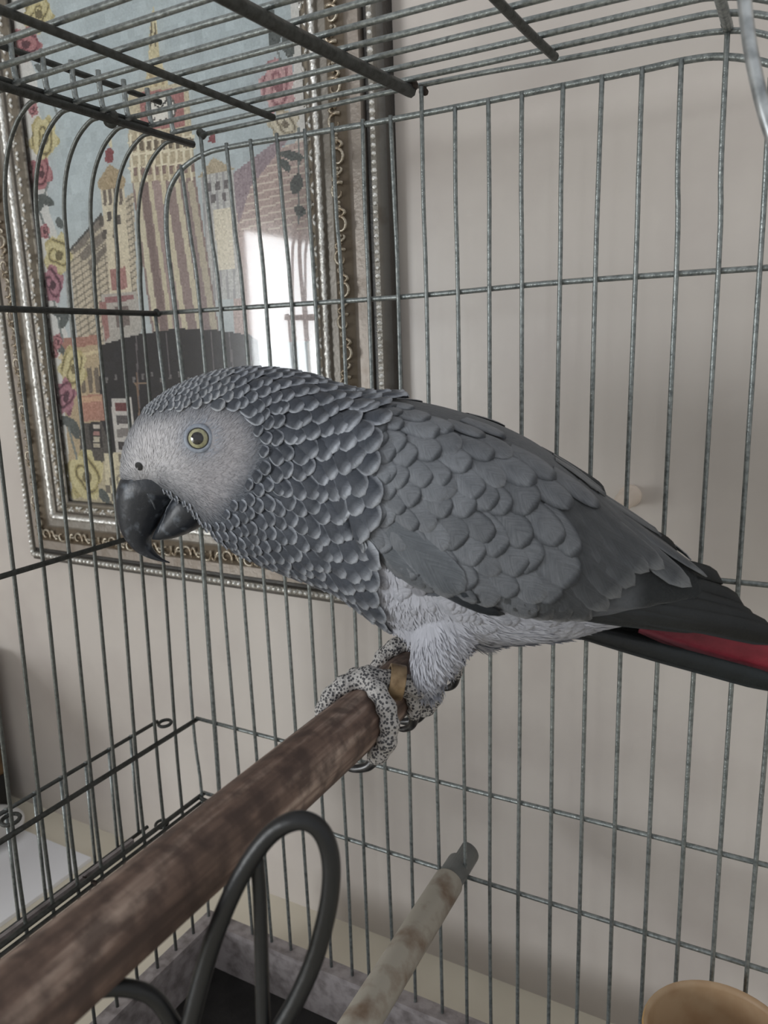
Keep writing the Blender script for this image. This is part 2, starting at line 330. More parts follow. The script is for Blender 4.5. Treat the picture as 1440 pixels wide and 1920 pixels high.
    # roses
    def rose(x, y, rx, ry, a, b, d):
        dx, dy = (U - x) / rx, (W - y) / ry; r = np.hypot(dx, dy); th = np.arctan2(dy, dx)
        edge = 1 + 0.12 * np.sin(5 * th + x) + 0.07 * np.sin(9 * th + y)
        m = r < edge; fill(m, a, 8)
        sp = np.sin(r * 11 + 2.2 * np.sin(2 * th + x * 0.1) + th); fill(m & (sp > 0.25), b, 8); fill(m & (sp > 0.86) & (r < 0.85), d, 6)
        fill(m & (np.hypot(dx - 0.1, dy - 0.05) < 0.26), d, 8)
    def leaf(x, y, rx, ry, ang, c=(84, 94, 92)):
        ca, sa = math.cos(ang), math.sin(ang); dx = (U - x) * ca + (W - y) * sa; dy = -(U - x) * sa + (W - y) * ca
        fill((dx / rx) ** 2 + (abs(dy) / ry) ** 1.4 < 1, c, 8)
    Yl = ((206, 194, 138), (184, 168, 104), (118, 106, 66)); Rd = ((186, 116, 120), (158, 78, 90), (92, 40, 54)); Mv = ((176, 112, 128), (140, 74, 96), (86, 40, 60)); Pk = ((206, 158, 158), (186, 128, 132), (150, 92, 100))
    for (a_, b_) in (((70, 120), (110, 220)), ((95, 330), (72, 400)), ((75, 400), (112, 500)), ((100, 560), (118, 640)), ((112, 640), (135, 720)), ((125, 790), (150, 880)), ((500, 20), (530, 130)), ((560, 240), (560, 420))): line(a_, b_, 2, (120, 130, 128))
    for (x, y, rx, ry, an) in ((78, 130, 16, 8, 0.6), (85, 375, 20, 9, 0.5), (72, 388, 18, 8, 2.2), (112, 418, 12, 7, 1.2), (108, 585, 22, 9, 0.4), (120, 600, 18, 8, 1.9), (115, 655, 10, 6, 1.2), (125, 790, 22, 9, 0.3), (140, 805, 20, 9, 1.2), (195, 930, 16, 8, 1.0), (515, 70, 12, 26, 0.1), (540, 85, 12, 24, -0.2), (505, 30, 10, 16, 0.4), (548, 292, 24, 9, 0.2), (535, 310, 14, 8, 1.0), (556, 345, 12, 20, 0.2), (563, 395, 12, 10, 0.5)): leaf(x, y, rx, ry, an)
    for (x, y) in ((62, 205), (84, 434), (108, 640), (100, 660)): rose(x, y, 9, 14, *Rd)
    rose(70, 25, 28, 34, *Yl); rose(45, 82, 30, 30, *Rd); rose(82, 258, 26, 40, *Yl); rose(76, 325, 22, 28, *Rd); rose(108, 478, 25, 38, *Yl); rose(97, 533, 21, 34, *Mv)
    rose(137, 690, 25, 38, *Yl); rose(122, 745, 19, 33, *Mv); rose(160, 892, 32, 46, *Yl); rose(520, 160, 32, 48, *Pk); rose(532, 232, 28, 26, (206, 196, 170), (176, 164, 134), (124, 112, 92))
    rose(232, 900, 20, 30, (206, 196, 162), (182, 170, 138), (120, 110, 90))
    idx = np.arange((nx + 1) * (nz + 1)).reshape(nz + 1, nx + 1)
    faces = np.stack([idx[:-1, :-1], idx[:-1, 1:], idx[1:, 1:], idx[1:, :-1]], -1).reshape(-1, 4)
    gm = img.mean(-1, keepdims=True); img = gm + (img - gm) * 0.68; img = np.clip(-4 + img * 1.10 + rng.normal(0, 3, H + (1,)), 8, 245)
    return V_, faces.tolist(), lin(img.reshape(-1, 3))
v, f, fc = paint_tapestry()
mk('tapestry', v, f, M['stitch'], pic, False, facecols=fc)
mk('backing', *box(PX0 - 0.02, PX1 + 0.02, YP + 0.0008, Y_WALL - 0.0005, PZ0 - 0.02, PZ1 + 0.02), M['darkbox'], pic, False)
def glass_mat():
    m = bpy.data.materials.new('picture_glass'); m.use_nodes = True; nt = m.node_tree; N = nt.nodes; L = nt.links
    N.remove(N['Principled BSDF']); out = N['Material Output']
    fr = N.new('ShaderNodeFresnel'); fr.inputs['IOR'].default_value = 1.6
    tr = N.new('ShaderNodeBsdfTransparent'); gl = N.new('ShaderNodeBsdfGlossy'); gl.inputs['Roughness'].default_value = 0.035
    mx = N.new('ShaderNodeMixShader'); L.new(fr.outputs[0], mx.inputs[0]); L.new(tr.outputs[0], mx.inputs[1]); L.new(gl.outputs[0], mx.inputs[2]); g2 = N.new('ShaderNodeBsdfGlossy'); g2.inputs['Roughness'].default_value = 0.17; m2 = N.new('ShaderNodeMixShader'); m2.inputs[0].default_value = 0.032
    L.new(mx.outputs[0], m2.inputs[1]); L.new(g2.outputs[0], m2.inputs[2]); L.new(m2.outputs[0], out.inputs['Surface'])
    return m
mk('glass_pane', [(PX0 - .002, YP - 0.003, PZ0 - .002), (PX1 + .002, YP - 0.003, PZ0 - .002), (PX1 + .002, YP - 0.003, PZ1 + .002), (PX0 - .002, YP - 0.003, PZ1 + .002)], [(0, 1, 2, 3)], glass_mat(), pic, False)

M['frame'] = mat('champagne_frame', (0.5, 0.5, 0.5), 0.38, metal=0.3, attr=True, noise=((0.72, 0.67, 0.62), 0.5, 0.75), scale=90, bump=(0.3, 350))
M['silver'] = mat('bright_silver_leaf', lin((244, 244, 240)), 0.28, metal=0.7, noise=(lin((180, 176, 168)), 0.5, 0.7), scale=300, bump=(1.0, 520))
M['bronze'] = mat('bronze_relief', lin((190, 182, 166)), 0.26, metal=0.65, noise=(lin((136, 120, 100)), 0.4, 0.65), scale=200, bump=(0.6, 500))  # silvery tone paints the relief's angled-light highlights into its colour
# profile: (distance from the inner edge, height above picture, colour)
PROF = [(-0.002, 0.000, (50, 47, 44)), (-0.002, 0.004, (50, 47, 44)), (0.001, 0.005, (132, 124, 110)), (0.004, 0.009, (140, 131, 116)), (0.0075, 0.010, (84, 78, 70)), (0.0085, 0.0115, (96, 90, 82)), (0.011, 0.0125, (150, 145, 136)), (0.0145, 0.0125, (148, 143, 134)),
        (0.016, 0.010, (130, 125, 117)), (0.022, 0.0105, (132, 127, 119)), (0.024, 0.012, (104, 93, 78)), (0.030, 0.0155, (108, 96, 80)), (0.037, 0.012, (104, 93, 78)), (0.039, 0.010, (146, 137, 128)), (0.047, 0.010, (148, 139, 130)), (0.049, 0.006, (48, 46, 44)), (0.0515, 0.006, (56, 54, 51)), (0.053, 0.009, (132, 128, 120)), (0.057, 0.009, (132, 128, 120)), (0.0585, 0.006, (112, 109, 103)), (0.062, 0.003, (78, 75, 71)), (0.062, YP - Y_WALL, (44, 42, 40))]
FW = 0.062
corners = [(PX0, PZ0), (PX1, PZ0), (PX1, PZ1), (PX0, PZ1)]
outn = [(0, -1), (1, 0), (0, 1), (-1, 0)]
def rail_pt(i, s, w, h):
    """point on rail i at fraction s, w out from the inner edge, h above the picture"""
    a, b = np.array(corners[i]), np.array(corners[(i + 1) % 4]); d = (b - a) / np.linalg.norm(b - a); n = np.array(outn[i])
    p = a + (b - a) * s + d * (2 * s - 1) * w + n * w
    return np.array([p[0], YP - h, p[1]])
orn_mesh = None; leaf_mesh = None
def scroll_mesh():
    mb = MB()
    pts = [(0.0075 * math.cos(a) * (1 - a / 9), 0.0, 0.0) for a in np.linspace(0, 5.2, 16)]
    sp = [np.array([(0.0055 * (1 - a / 7.5)) * math.cos(a) - 0.001, -0.0012, (0.0055 * (1 - a / 7.5)) * math.sin(a)]) for a in np.linspace(-0.6, 5.0, 15)]
    mb.add(*tube(sp, [0.0013 - 0.00005 * k for k in range(15)], 5))
    sp = [np.array([0.004 + 0.009 * t, -0.0010, 0.0045 * math.sin(t * 5.5) * (1 - 0.4 * t)]) for t in np.linspace(0, 1, 9)]
    mb.add(*tube(sp, [0.0012 - 0.0009 * abs(t - 0.4) for t in np.linspace(0, 1, 9)], 5))
    for k in range(3):
        c = np.array([-0.007 - 0.0024 * k, -0.0010, 0.0])
        mb.add(*lathe([(0.0001, 0.0012), (0.0009, 0.0009), (0.0012, 0.0)], 6, c, (0, -1, 0)))
    return mb
def leaflet_mesh():
    mb = MB()
    for s_ in (-1, 1):
        sp = [np.array([s_ * 0.0042 * t, -0.0009 + 0.0003 * t, 0.0026 * (t - t * t * 0.3) + 0.0004]) for t in np.linspace(0, 1, 6)]
        mb.add(*tube(sp, [0.0004 + 0.0011 * math.sin(math.pi * t) for t in np.linspace(0, 1, 6)], 5))
    mb.add(*lathe([(0.0001, 0.0014), (0.0009, 0.0010), (0.0012, 0.0)], 6, (0, 0, -0.0008), (0, -1, 0)))
    return mb
scroll_proto = None
for i in range(4):
    vv = []; cc = []; np_ = len(PROF)
    for s in (0.0, 1.0):
        for (w, h, c) in PROF: vv.append(rail_pt(i, s, w, h)); cc.append(lin(c))
    ff = [(k, np_ + k, np_ + k + 1, k + 1) for k in range(np_ - 1)]
    rail = mk('frame_rail', vv, ff, M['frame'], pic, False, cols=cc)
    length = np.linalg.norm(np.array(corners[(i + 1) % 4]) - np.array(corners[i]))
    # bead row + pearl row: too small to pick apart one by one
    mb = MB()
    nb = int((length + 2 * 0.055) / 0.0052)
    for k in range(nb):
        c = rail_pt(i, (k + 0.5) / nb, 0.055, 0.0088); q = 0.0022 * random.uniform(0.85, 1.1)
        mb.add(*lathe([(q, 0), (q * 0.85, q * 0.55), (q * 0.45, q * 0.95), (0.0001, q * 1.05)], 7, c, (0, -1, 0)))
    tag(mb.build('bead_row', M['silver'], rail), kind='stuff')
    mb = MB(); n2 = int(length / 0.0028)
    P_ = [rail_pt(i, k / n2, 0.0128, 0.0122 + 0.0004 * math.sin(k * 2.1)) for k in range(n2 + 1)]
    mb.add(*tube(P_, [0.0024 * (0.8 + 0.3 * (k % 2)) for k in range(n2 + 1)], 7))
    tag(mb.build('pearl_row', M['silver'], rail), kind='stuff')
    def place(mesh_mb, name, w, h, step, m_, sc=1.0):
        n_ = int((length + 2 * w) / step); first = None
        for k in range(n_):
            c = rail_pt(i, (k + 0.5) / n_, w, h)
            ang = [0, math.pi / 2, math.pi, -math.pi / 2][i]
            if first is None:
                key = name
                o = mesh_mb.build(name, m_, rail) if key not in PROTO else bpy.data.objects.new(name, PROTO[key])
                if key not in PROTO: PROTO[key] = o.data
                else: COL.objects.link(o); o.parent = rail
                first = o
            else:
                o = first.copy(); COL.objects.link(o)
            o.matrix_parent_inverse = Matrix.Identity(4)
            o.location = Vector(c) - Vector(pic.location) if False else Vector(c)
            o.rotation_euler = (0, -ang, 0); flip = -1 if k % 2 else 1
            o.scale = (sc, sc, sc * flip)
            o.matrix_parent_inverse = world_of(rail).inverted()
    PROTO = globals().setdefault('PROTO', {})
    if i != 2:      # the top rail is far outside the picture
        place(scroll_mesh(), 'scroll_ornament', 0.0305, 0.0148, 0.0215, M['bronze'], 1.12)
        place(leaflet_mesh(), 'leaf_ornament', 0.0042, 0.0088, 0.0105, M['silver'])

# ================================================================== CAGE
cage = empty('bird_cage', (0.0, -0.19, -0.335)); tag(cage, 'large galvanised wire bird cage with rounded shoulders', 'cage')
RW = 0.00125
def wire(name, pts, r, parent, m='steel', n=5, sides=8, smooth=True):
    P = catmull(pts, n) if smooth and len(pts) > 2 else pts
    return mk(name, *tube(P, r, sides), M[m], parent)
def jit(p, a=0.0005): return np.asarray(p) + np.array([random.uniform(-a, a), 0, 0])
# ---- back panel: arched frame, horizontal rods, vertical wires
frame_pts = [(-0.1745, 0, -0.335), (-0.171, 0, -0.21), (-0.169, 0, -0.1), (-0.167, 0, 0.011), (-0.1715, 0, 0.11), (-0.173, 0, 0.155), (-0.1745, 0, 0.19), (-0.174, 0, 0.21), (-0.1705, 0, 0.226), (-0.163, 0, 0.2365), (-0.152, 0, 0.2435), (-0.1354, 0, 0.248), (-0.11, 0, 0.249), (0.0, 0, 0.2465), (0.12, 0, 0.2465), (0.155, 0, 0.247), (0.172, 0, 0.2450), (0.19, 0, 0.2385), (0.210, 0, 0.227), (0.222, 0, 0.206), (0.226, 0, 0.17), (0.226, 0, 0.1), (0.226, 0, -0.335)]
back = mk('back_panel', *tube(catmull(frame_pts, 5), 0.0017, 8), M['steel'], cage)
zrods = [0.1519, -0.0009, -0.1567, -0.2214]
wire('cross_rod', [(-0.1905, 0.0022, 0.1519), (0.0, 0.0022, 0.151), (0.1, 0.0022, 0.1527), (0.232, 0.0022, 0.152)], 0.0015, back)
for z in zrods[1:]: wire('cross_rod', [(-0.1905, 0.0022, z), (0.02, 0.0022, z - 0.0006), (0.232, 0.0022, z + 0.0004)], 0.0015, back)
mid = {0: 747, 1: 800, 2: 859, 3: 918, 4: 979, 5: 1050, 6: 1116, 7: 1191, 8: 1267, 9: 1345, 10: 1422, -1: 692, -2: 642, -3: 591, -4: 546, -5: 498, -6: 456, -7: 412, -8: 373}
top = {0: (734, 222), 1: (793, 213), 2: (855, 206), 3: (917, 192), 4: (980, 178), 5: (1057, 162), 6: (1130, 147), 7: (1205, 133), 8: (1278, 118), 9: (1362, 105), -1: (682, 229), -2: (625, 236), -3: (574, 247), -4: (521, 255), -5: (472, 266), -6: (427, 273), -7: (381, 288), -8: (342, 314)}
low = {3: (919, 1669), 4: (972, 1683), 5: (1032, 1702), 6: (1087, 1719), 7: (1147, 1737), 8: (1209, 1755), 9: (1271, 1774), 10: (1337, 1794), 11: (1401, 1813), -2: (683, 1591), -1: (729, 1602), 0: (773, 1618)}
for k in range(-8, 12):
    s = 0.019
    xm = onY(mid[k], 545, 0)[0] if k in mid else k * s
    zt_ = onY(*top[k], 0)[2] if k in top else (0.232 if k == 10 else 0.2)
    xt = onY(*top[k], 0)[0] if k in top else k * s
    xl = onY(*low[k], 0)[0] if k in low else k * s + (0.003 if k < -2 else 0)
    if k in (-7, 1, 9): zt_ = 0.2595
    else: zt_ += 0.0012
    wire('wire', [(xt, -0.0012, zt_), ((xt + xm) / 2 + random.uniform(-.0005, .0005), -0.0012, 0.2), (xm, -0.0004, 0.152), ((xm + xl) / 2 + random.uniform(-.0006, .0006), -0.0006, -0.03), (xl, -0.0006, -0.2214), (xl + random.uniform(-.001, .001), -0.0006, -0.335)], RW, back, n=4)
wire('wire', [(-0.1905, -0.0012, 0.15), (-0.186, -0.001, 0.01), (-0.191, -0.001, -0.1567), (-0.189, -0.001, -0.222), (-0.194, -0.001, -0.335)], RW, back)
# ---- roof: wires along the cage that turn down on the far side and up on the near edge
ROOF_Z = 0.2605
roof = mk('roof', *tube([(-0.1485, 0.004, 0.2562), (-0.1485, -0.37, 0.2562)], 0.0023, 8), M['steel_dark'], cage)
for j, y in enumerate(np.arange(-0.012, -0.37, -0.0186)):
    j1 = random.uniform(-.001, .001)
    pts = [(-0.151, y, ROOF_Z + 0.021), (-0.1508, y, ROOF_Z + 0.006), (-0.149, y, ROOF_Z + 0.0006), (-0.143, y, ROOF_Z), (-0.05, y + j1, ROOF_Z + 0.0004), (0.06, y - j1, ROOF_Z), (0.15, y, ROOF_Z - 0.0002), (0.17, y, ROOF_Z - 0.0012), (0.19, y, ROOF_Z - 0.007), (0.216, y, ROOF_Z - 0.021), (0.233, y, ROOF_Z - 0.045), (0.238, y, ROOF_Z - 0.08), (0.238, y, 0.0), (0.238, y, -0.335)]
    wire('wire', pts, 0.0015, roof, n=4)
wire('wire', [(-0.136, 0.0, ROOF_Z - 0.001), (0.02, 0.0, ROOF_Z + 0.0002), (0.1, 0.0, ROOF_Z - 0.002), (0.165, 0.0, ROOF_Z - 0.004), (0.19, 0.0, ROOF_Z - 0.011), (0.215, 0, ROOF_Z - 0.026), (0.2345, 0, ROOF_Z - 0.055), (0.238, 0, 0.1), (0.238, 0, -0.335)], 0.0014, roof)
wire('edge_rod', [(-0.1530, -0.018, ROOF_Z + 0.0165), (-0.1530, -0.37, ROOF_Z + 0.0165)], 0.0018, roof, 'steel_dark')
wire('edge_rod', [(-0.1535, -0.03, ROOF_Z + 0.0005), (-0.1535, -0.37, ROOF_Z + 0.0005)], 0.0019, roof, 'steel_dark')
def crossbar(x0, y0, x1, y1, r, m='steel_dark', dz=0.0):
    return wire('crossbar', [(x1, y1, ROOF_Z - 0.0020 - r * 0.6), (x1, y1 - 0.006, ROOF_Z - 0.0014 - r), (x0, y0 - 0.02, ROOF_Z - 0.0014 - r), (x0, -0.37, ROOF_Z - 0.0014 - r)], r, roof, m, 4)
crossbar(-0.0745, -0.185, -0.0735, -0.018, 0.0020)
crossbar(0.0070, -0.13, 0.0155, -0.012, 0.0032)
crossbar(0.0935, -0.07, 0.0950, -0.010, 0.0021)
crossbar(0.1715, -0.017, 0.1712, -0.001, 0.0024, 'steel')
# welds and a rusty tie where the thick bar meets the back
def blob(name, c, r, m, parent, n=3):
    mb = MB()
    for k in range(n):
        o = np.array([random.uniform(-1, 1), random.uniform(-0.6, 0.6), random.uniform(-1, 1)]) * r * 0.7 if k else np.zeros(3)
        mb.add(*lathe([(r * math.sin(a) + 1e-5, -r * math.cos(a)) for a in np.linspace(0.05, math.pi - 0.05, 8)], 10, np.asarray(c) + o, (random.random(), random.random(), 1)))
    return mb.build(name, M[m], parent)
blob('weld', onY(770, 160, -0.008), 0.0026, 'rust', roof, 9); blob('weld', onY(792, 168, 0), 0.0019, 'rust', roof, 4); blob('weld', onY(379, 254, 0), 0.0026, 'steel_dark', roof, 4); blob('weld', (-0.150, -0.062, 0.2565), 0.0034, 'steel_dark', roof, 6)
# ---- left side panel
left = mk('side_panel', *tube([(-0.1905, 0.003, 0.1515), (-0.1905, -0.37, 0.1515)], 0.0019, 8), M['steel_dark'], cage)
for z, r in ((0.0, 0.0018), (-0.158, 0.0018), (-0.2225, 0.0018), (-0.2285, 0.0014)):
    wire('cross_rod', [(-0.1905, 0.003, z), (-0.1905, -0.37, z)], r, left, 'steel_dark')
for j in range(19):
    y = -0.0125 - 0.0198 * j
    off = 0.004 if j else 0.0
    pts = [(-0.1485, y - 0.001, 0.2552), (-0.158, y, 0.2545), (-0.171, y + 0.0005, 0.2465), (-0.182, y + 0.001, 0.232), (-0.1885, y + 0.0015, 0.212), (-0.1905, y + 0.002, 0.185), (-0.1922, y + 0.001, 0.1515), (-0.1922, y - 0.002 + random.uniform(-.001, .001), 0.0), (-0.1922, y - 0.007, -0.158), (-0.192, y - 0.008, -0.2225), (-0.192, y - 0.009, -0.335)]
    wire('wire', pts, RW, left, 'steel_backlit', n=4)
for z in (0.1515,): blob('weld', (-0.190, 0.001, z), 0.0022, 'steel_dark', left, 2)
# sliding feed door hung outside the side panel
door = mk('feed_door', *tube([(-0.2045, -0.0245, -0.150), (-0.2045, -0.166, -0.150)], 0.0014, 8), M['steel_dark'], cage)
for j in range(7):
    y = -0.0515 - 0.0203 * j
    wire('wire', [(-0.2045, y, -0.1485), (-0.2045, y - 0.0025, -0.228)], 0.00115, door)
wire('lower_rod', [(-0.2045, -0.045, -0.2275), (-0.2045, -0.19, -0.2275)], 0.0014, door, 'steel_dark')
def loop(c, r, R, plane, m='steel_dark', parent=door):
    e1, e2 = plane
    return mk('hook_loop', *tube([np.asarray(c) + R * (math.cos(a) * np.asarray(e1) + math.sin(a) * np.asarray(e2)) for a in np.linspace(0, 2 * math.pi, 18)[:-1]], r, 7, True), M[m], parent)
loop((-0.2000, -0.0215, -0.152), 0.0013, 0.0046, ((1, 0.2, 0), (-0.2, 1, 0.1)))
loop((-0.1985, -0.1545, -0.1535), 0.0013, 0.0052, ((1, 0.2, 0), (-0.2, 1, 0.1)))
loop((-0.199, -0.036, -0.229), 0.0012, 0.0045, ((1, 0.2, 0), (-0.2, 1, 0.1)))
mk('guide_strip', *box(-0.2015, -0.1985, -0.30, -0.064, -0.2295, -0.2245), M['tray'], left, False)
wire('tie_wire', [(-0.196, -0.112, -0.222), (-0.193, -0.108, -0.226), (-0.190, -0.112, -0.231), (-0.186, -0.118, -0.233), (-0.184, -0.126, -0.232), (-0.183, -0.132, -0.234)], 0.0006, left, 'rust')
blob('tie_knot', (-0.191, -0.108, -0.2275), 0.0018, 'rust', left, 4)
wire('corner_hook', [(-0.1905, -0.002, -0.2235), (-0.186, -0.004, -0.2225), (-0.181, -0.003, -0.2240)], 0.0016, left, 'steel_dark')
# bright bent wire near the lens, part of the right shoulder
wire('shoulder_rod', [atD(1382, -140, 0.232), atD(1390, -60, 0.231), atD(1399, 30, 0.230), atD(1408, 95, 0.229), atD(1421, 160, 0.228), atD(1440, 232, 0.227), atD(1476, 330, 0.226), atD(1520, 430, 0.226)], 0.0021, cage, 'steel_bright', 6, 10)

# ---- tray
tray = empty('cage_tray', (0.018, -0.185, Z_FLOOR)); tag(tray, 'dirty grey metal tray with a black bottom under the cage', 'tray')
TX0, TX1, TY0, TY1, TZ = -0.1985, 0.247, -0.375, 0.005, -0.3345
mb = MB(); t_ = 0.012
for b_ in ((TX0, TX1, TY1 - t_, TY1), (TX0, TX1, TY0, TY0 + t_), (TX0, TX0 + t_, TY0 + t_, TY1 - t_), (TX1 - t_, TX1, TY0 + t_, TY1 - t_)):
    mb.add(*box(b_[0], b_[1], b_[2], b_[3], TZ - 0.0045, TZ))
mb.build('tray_rim', M['tray'], tray, False)
mb = MB()
for b_ in ((TX0 + .004, TX1 - .004, TY1 - 0.010, TY1 - 0.006), (TX0 + .004, TX1 - .004, TY0 + 0.006, TY0 + 0.010), (TX0 + 0.006, TX0 + 0.010, TY0 + 0.008, TY1 - 0.008), (TX1 - 0.010, TX1 - 0.006, TY0 + 0.008, TY1 - 0.008)):
    mb.add(*box(b_[0], b_[1], b_[2], b_[3], Z_FLOOR, TZ - 0.003))
mb.build('tray_wall', M['tray'], tray, False)
mk('tray_bottom', *box(TX0 + .007, TX1 - .007, TY0 + .007, TY1 - .007, Z_FLOOR, Z_FLOOR + 0.004), M['tray_floor'], tray, False)

# ---- wooden perch
PR, PXc, PZc = 0.0125, 0.0527, -0.0356
def perch_mesh():
    v = []; f = []; ny, ns = 60, 40
    for i in range(ny):
        y = -0.0045 - 0.355 * i / (ny - 1)
        for k in range(ns):
            a = 2 * math.pi * k / ns
            r = PR * (1 + 0.014 * math.sin(3 * a + y * 8) + 0.010 * math.sin(7 * a - y * 11) + 0.006 * math.sin(13 * a + 30 * y)) * (1 + 0.015 * math.sin(y * 25))
            v.append((PXc + r * math.cos(a), y, PZc + r * math.sin(a)))
    for i in range(ny - 1):
        for k in range(ns): f.append((i * ns + k, (i + 1) * ns + k, (i + 1) * ns + (k + 1) % ns, i * ns + (k + 1) % ns))
    f.append(tuple(range(ns))); f.append(tuple((ny - 1) * ns + k for k in range(ns - 1, -1, -1)))
    return v, f
tag(mk('wooden_perch', *perch_mesh(), M['wood']), 'thick worn brown wooden perch under the parrot', 'perch')

# ---- plastic pipe perch with slotted grey cap
pe = onY(842, 1652, -0.012); pn = atD(672, 1925, 0.40)
ax = (pn - pe); L_ = np.linalg.norm(ax); ax /= L_
pipe = empty('pipe_perch', tuple(pe)); tag(pipe, 'stained off-white plastic pipe perch with a slotted grey cap', 'perch')
r0 = 0.0098
mk('pipe', *lathe([(0.0001, 0), (r0 * 0.93, 0), (r0, 0.0012), (r0, L_), (r0, L_ + 0.12), (0.0001, L_ + 0.12)], 28, pe, ax), M['pvc'], pipe)
def cap_mesh():
    v = []; f = []; n = 28; r1, r2 = 0.0086, 0.0068
    e1 = np.cross(ax, (0, 0, 1.0)); e1 /= np.linalg.norm(e1); e2 = np.cross(ax, e1)
    hs = np.linspace(0.004, -0.030, 9)
    for h in hs:
        for r in (r1, r2):
            for k in range(n):
                a = 2 * math.pi * k / n; v.append(pe + ax * h + r * (math.cos(a) * e1 + math.sin(a) * e2))
    def slot(i, k):
        a = (k + 0.5) / n * 360
        return (i >= 5 and (a > 285 or a < 40)) or (i >= 7 and 40 <= a < 110)
    def solid(i, k): return 0 <= i < len(hs) - 1 and not slot(i, k % n)
    for i in range(len(hs) - 1):
        for k in range(n):
            if not solid(i, k): continue
            k2 = (k + 1) % n; A = i * 2 * n; B = (i + 1) * 2 * n
            f.append((A + k, A + k2, B + k2, B + k)); f.append((A + n + k2, A + n + k, B + n + k, B + n + k2))
            if not solid(i, k - 1): f.append((A + k, B + k, B + n + k, A + n + k))
            if not solid(i, k + 1): f.append((A + k2, A + n + k2, B + n + k2, B + k2))
            if not solid(i + 1, k): f.append((B + k, B + k2, B + n + k2, B + n + k))
    return v, f
mk('slotted_cap', *cap_mesh(), M['pvc_cap'], pipe, False)

# ---- amber cup
cc = atD(1352, 1948, 0.385)
cup = empty('feed_cup', tuple(cc)); tag(cup, 'amber plastic feed cup with pale lining against the back wires', 'cup')
cr = 0.037
mk('cup_body', *lathe([(cr, 0.0), (cr * 1.02, -0.001), (cr * 0.99, -0.004), (cr * 0.93, -0.03), (cr * 0.84, -0.046), (0.0001, -0.047)], 48, cc), M['cup'], cup)
mk('cup_lining', *lathe([(cr, 0.0), (cr * 0.955, -0.0004), (cr * 0.94, -0.003), (cr * 0.88, -0.03), (cr * 0.78, -0.043), (0.0001, -0.044)], 48, cc), M['cup_in'], cup)

# ---- black coated wire stand
stand = empty('wire_stand', (0.09, -0.262, Z_FLOOR + 0.004)); tag(stand, 'black coated wire stand with an upright loop beside the wooden perch', 'stand')
def stand_wire(name, px, r, foot=None):
    pts = [atD(u, v_, d) for (u, v_, d) in px]
    P = catmull(pts, 7)
    if foot is not None:
        for e in foot:
            base = np.array(e[1]); st = P[0] if e[0] == 0 else P[-1]
            ext = catmull([st, st * 0.65 + base * 0.35 + np.array([0, 0, 0.02]) * 0, base], 5)[1:]
            P = (list(reversed(ext)) + P) if e[0] == 0 else (P + ext)
    return mk(name, *tube(P, r, 12), M['black'], stand)
zb = Z_FLOOR + 0.007
stand_wire('loop_wire', [(352, 1935, 0.222), (385, 1810, 0.220), (420, 1710, 0.218), (462, 1625, 0.216), (510, 1562, 0.214), (560, 1538, 0.212), (600, 1556, 0.212), (620, 1610, 0.213), (617, 1690, 0.215), (592, 1790, 0.218), (558, 1870, 0.221), (515, 1945, 0.224)], 0.0027, [(0, (0.065, -0.31, zb)), (1, (0.09, -0.30, zb))])
stand_wire('stay_wire', [(482, 1612, 0.221), (487, 1680, 0.222), (490, 1780, 0.223), (494, 1930, 0.225)], 0.0021, [(1, (0.075, -0.29, zb))])
stand_wire('low_loop_wire', [(20, 1960, 0.205), (100, 1888, 0.208), (170, 1858, 0.212), (235, 1852, 0.216), (290, 1872, 0.22), (335, 1935, 0.224)], 0.0024, [(0, (0.02, -0.34, zb)), (1, (0.055, -0.30, zb))])
mk('base_ring', *tube([(0.06 + 0.045 * math.cos(a), -0.315 + 0.035 * math.sin(a), zb) for a in np.linspace(0, 2 * math.pi, 33)[:-1]], 0.003, 8, True), M['black'], stand)

# ================================================================== PARROT
BYAW = 0.36
BA = np.array([math.cos(BYAW), math.sin(BYAW), 0.0]); BN = np.array([math.sin(BYAW), -math.cos(BYAW), 0.0]); BP = np.array([PXc, -0.115, 0.0])
UZ = np.array([0, 0, 1.0])
def onB(u, v, lat=0.0):
    """photo pixel to the parrot's sagittal plane (or a plane parallel to it)"""
    d = ray(u, v); return CAM + d * ((BP + BN * lat - CAM) @ BN) / (d @ BN)
MPX = 0.36 / F                                # metres per pixel at the parrot
TOPC = np.array([(231, 893), (233, 868), (240, 832), (262, 784), (300, 748), (345, 722), (400, 703), (455, 695), (520, 698), (580, 711), (630, 730), (680, 744), (740, 748), (800, 757), (860, 772), (930, 795), (1000, 829), (1060, 872), (1130, 930), (1200, 982), (1265, 1030), (1310, 1068), (1345, 1090), (1360, 1104)], float)
BOTC = np.array([(231, 897), (233, 901), (240, 910), (275, 917), (300, 908), (330, 928), (360, 948), (385, 972), (420, 1008), (470, 1038), (540, 1064), (600, 1083), (650, 1102), (690, 1128), (740, 1160), (800, 1178), (860, 1190), (930, 1194), (1000, 1192), (1060, 1186), (1110, 1176), (1200, 1160), (1265, 1145), (1310, 1132), (1345, 1118), (1360, 1110)], float)
WIDC = np.array([(231, 2), (233, 14), (237, 24), (245, 36), (262, 50), (290, 62), (330, 76), (400, 90), (470, 100), (560, 114), (640, 130), (700, 146), (800, 165), (900, 165), (1000, 148), (1100, 116), (1200, 82), (1280, 52), (1340, 26), (1360, 8)], float)
def smoothcurve(C, n=12):
    P = np.array(catmull(C, n)); o = np.argsort(P[:, 0], kind='stable'); return P[o]
TC, BC = smoothcurve(TOPC), smoothcurve(BOTC)
_us = np.linspace(231, 1360, 1130)
_T = np.array([onB(u, np.interp(u, TC[:, 0], TC[:, 1])) for u in _us]); _B = np.array([onB(u, np.interp(u, BC[:, 0], BC[:, 1])) for u in _us])
_W = np.interp(_us, WIDC[:, 0], WIDC[:, 1]) * MPX
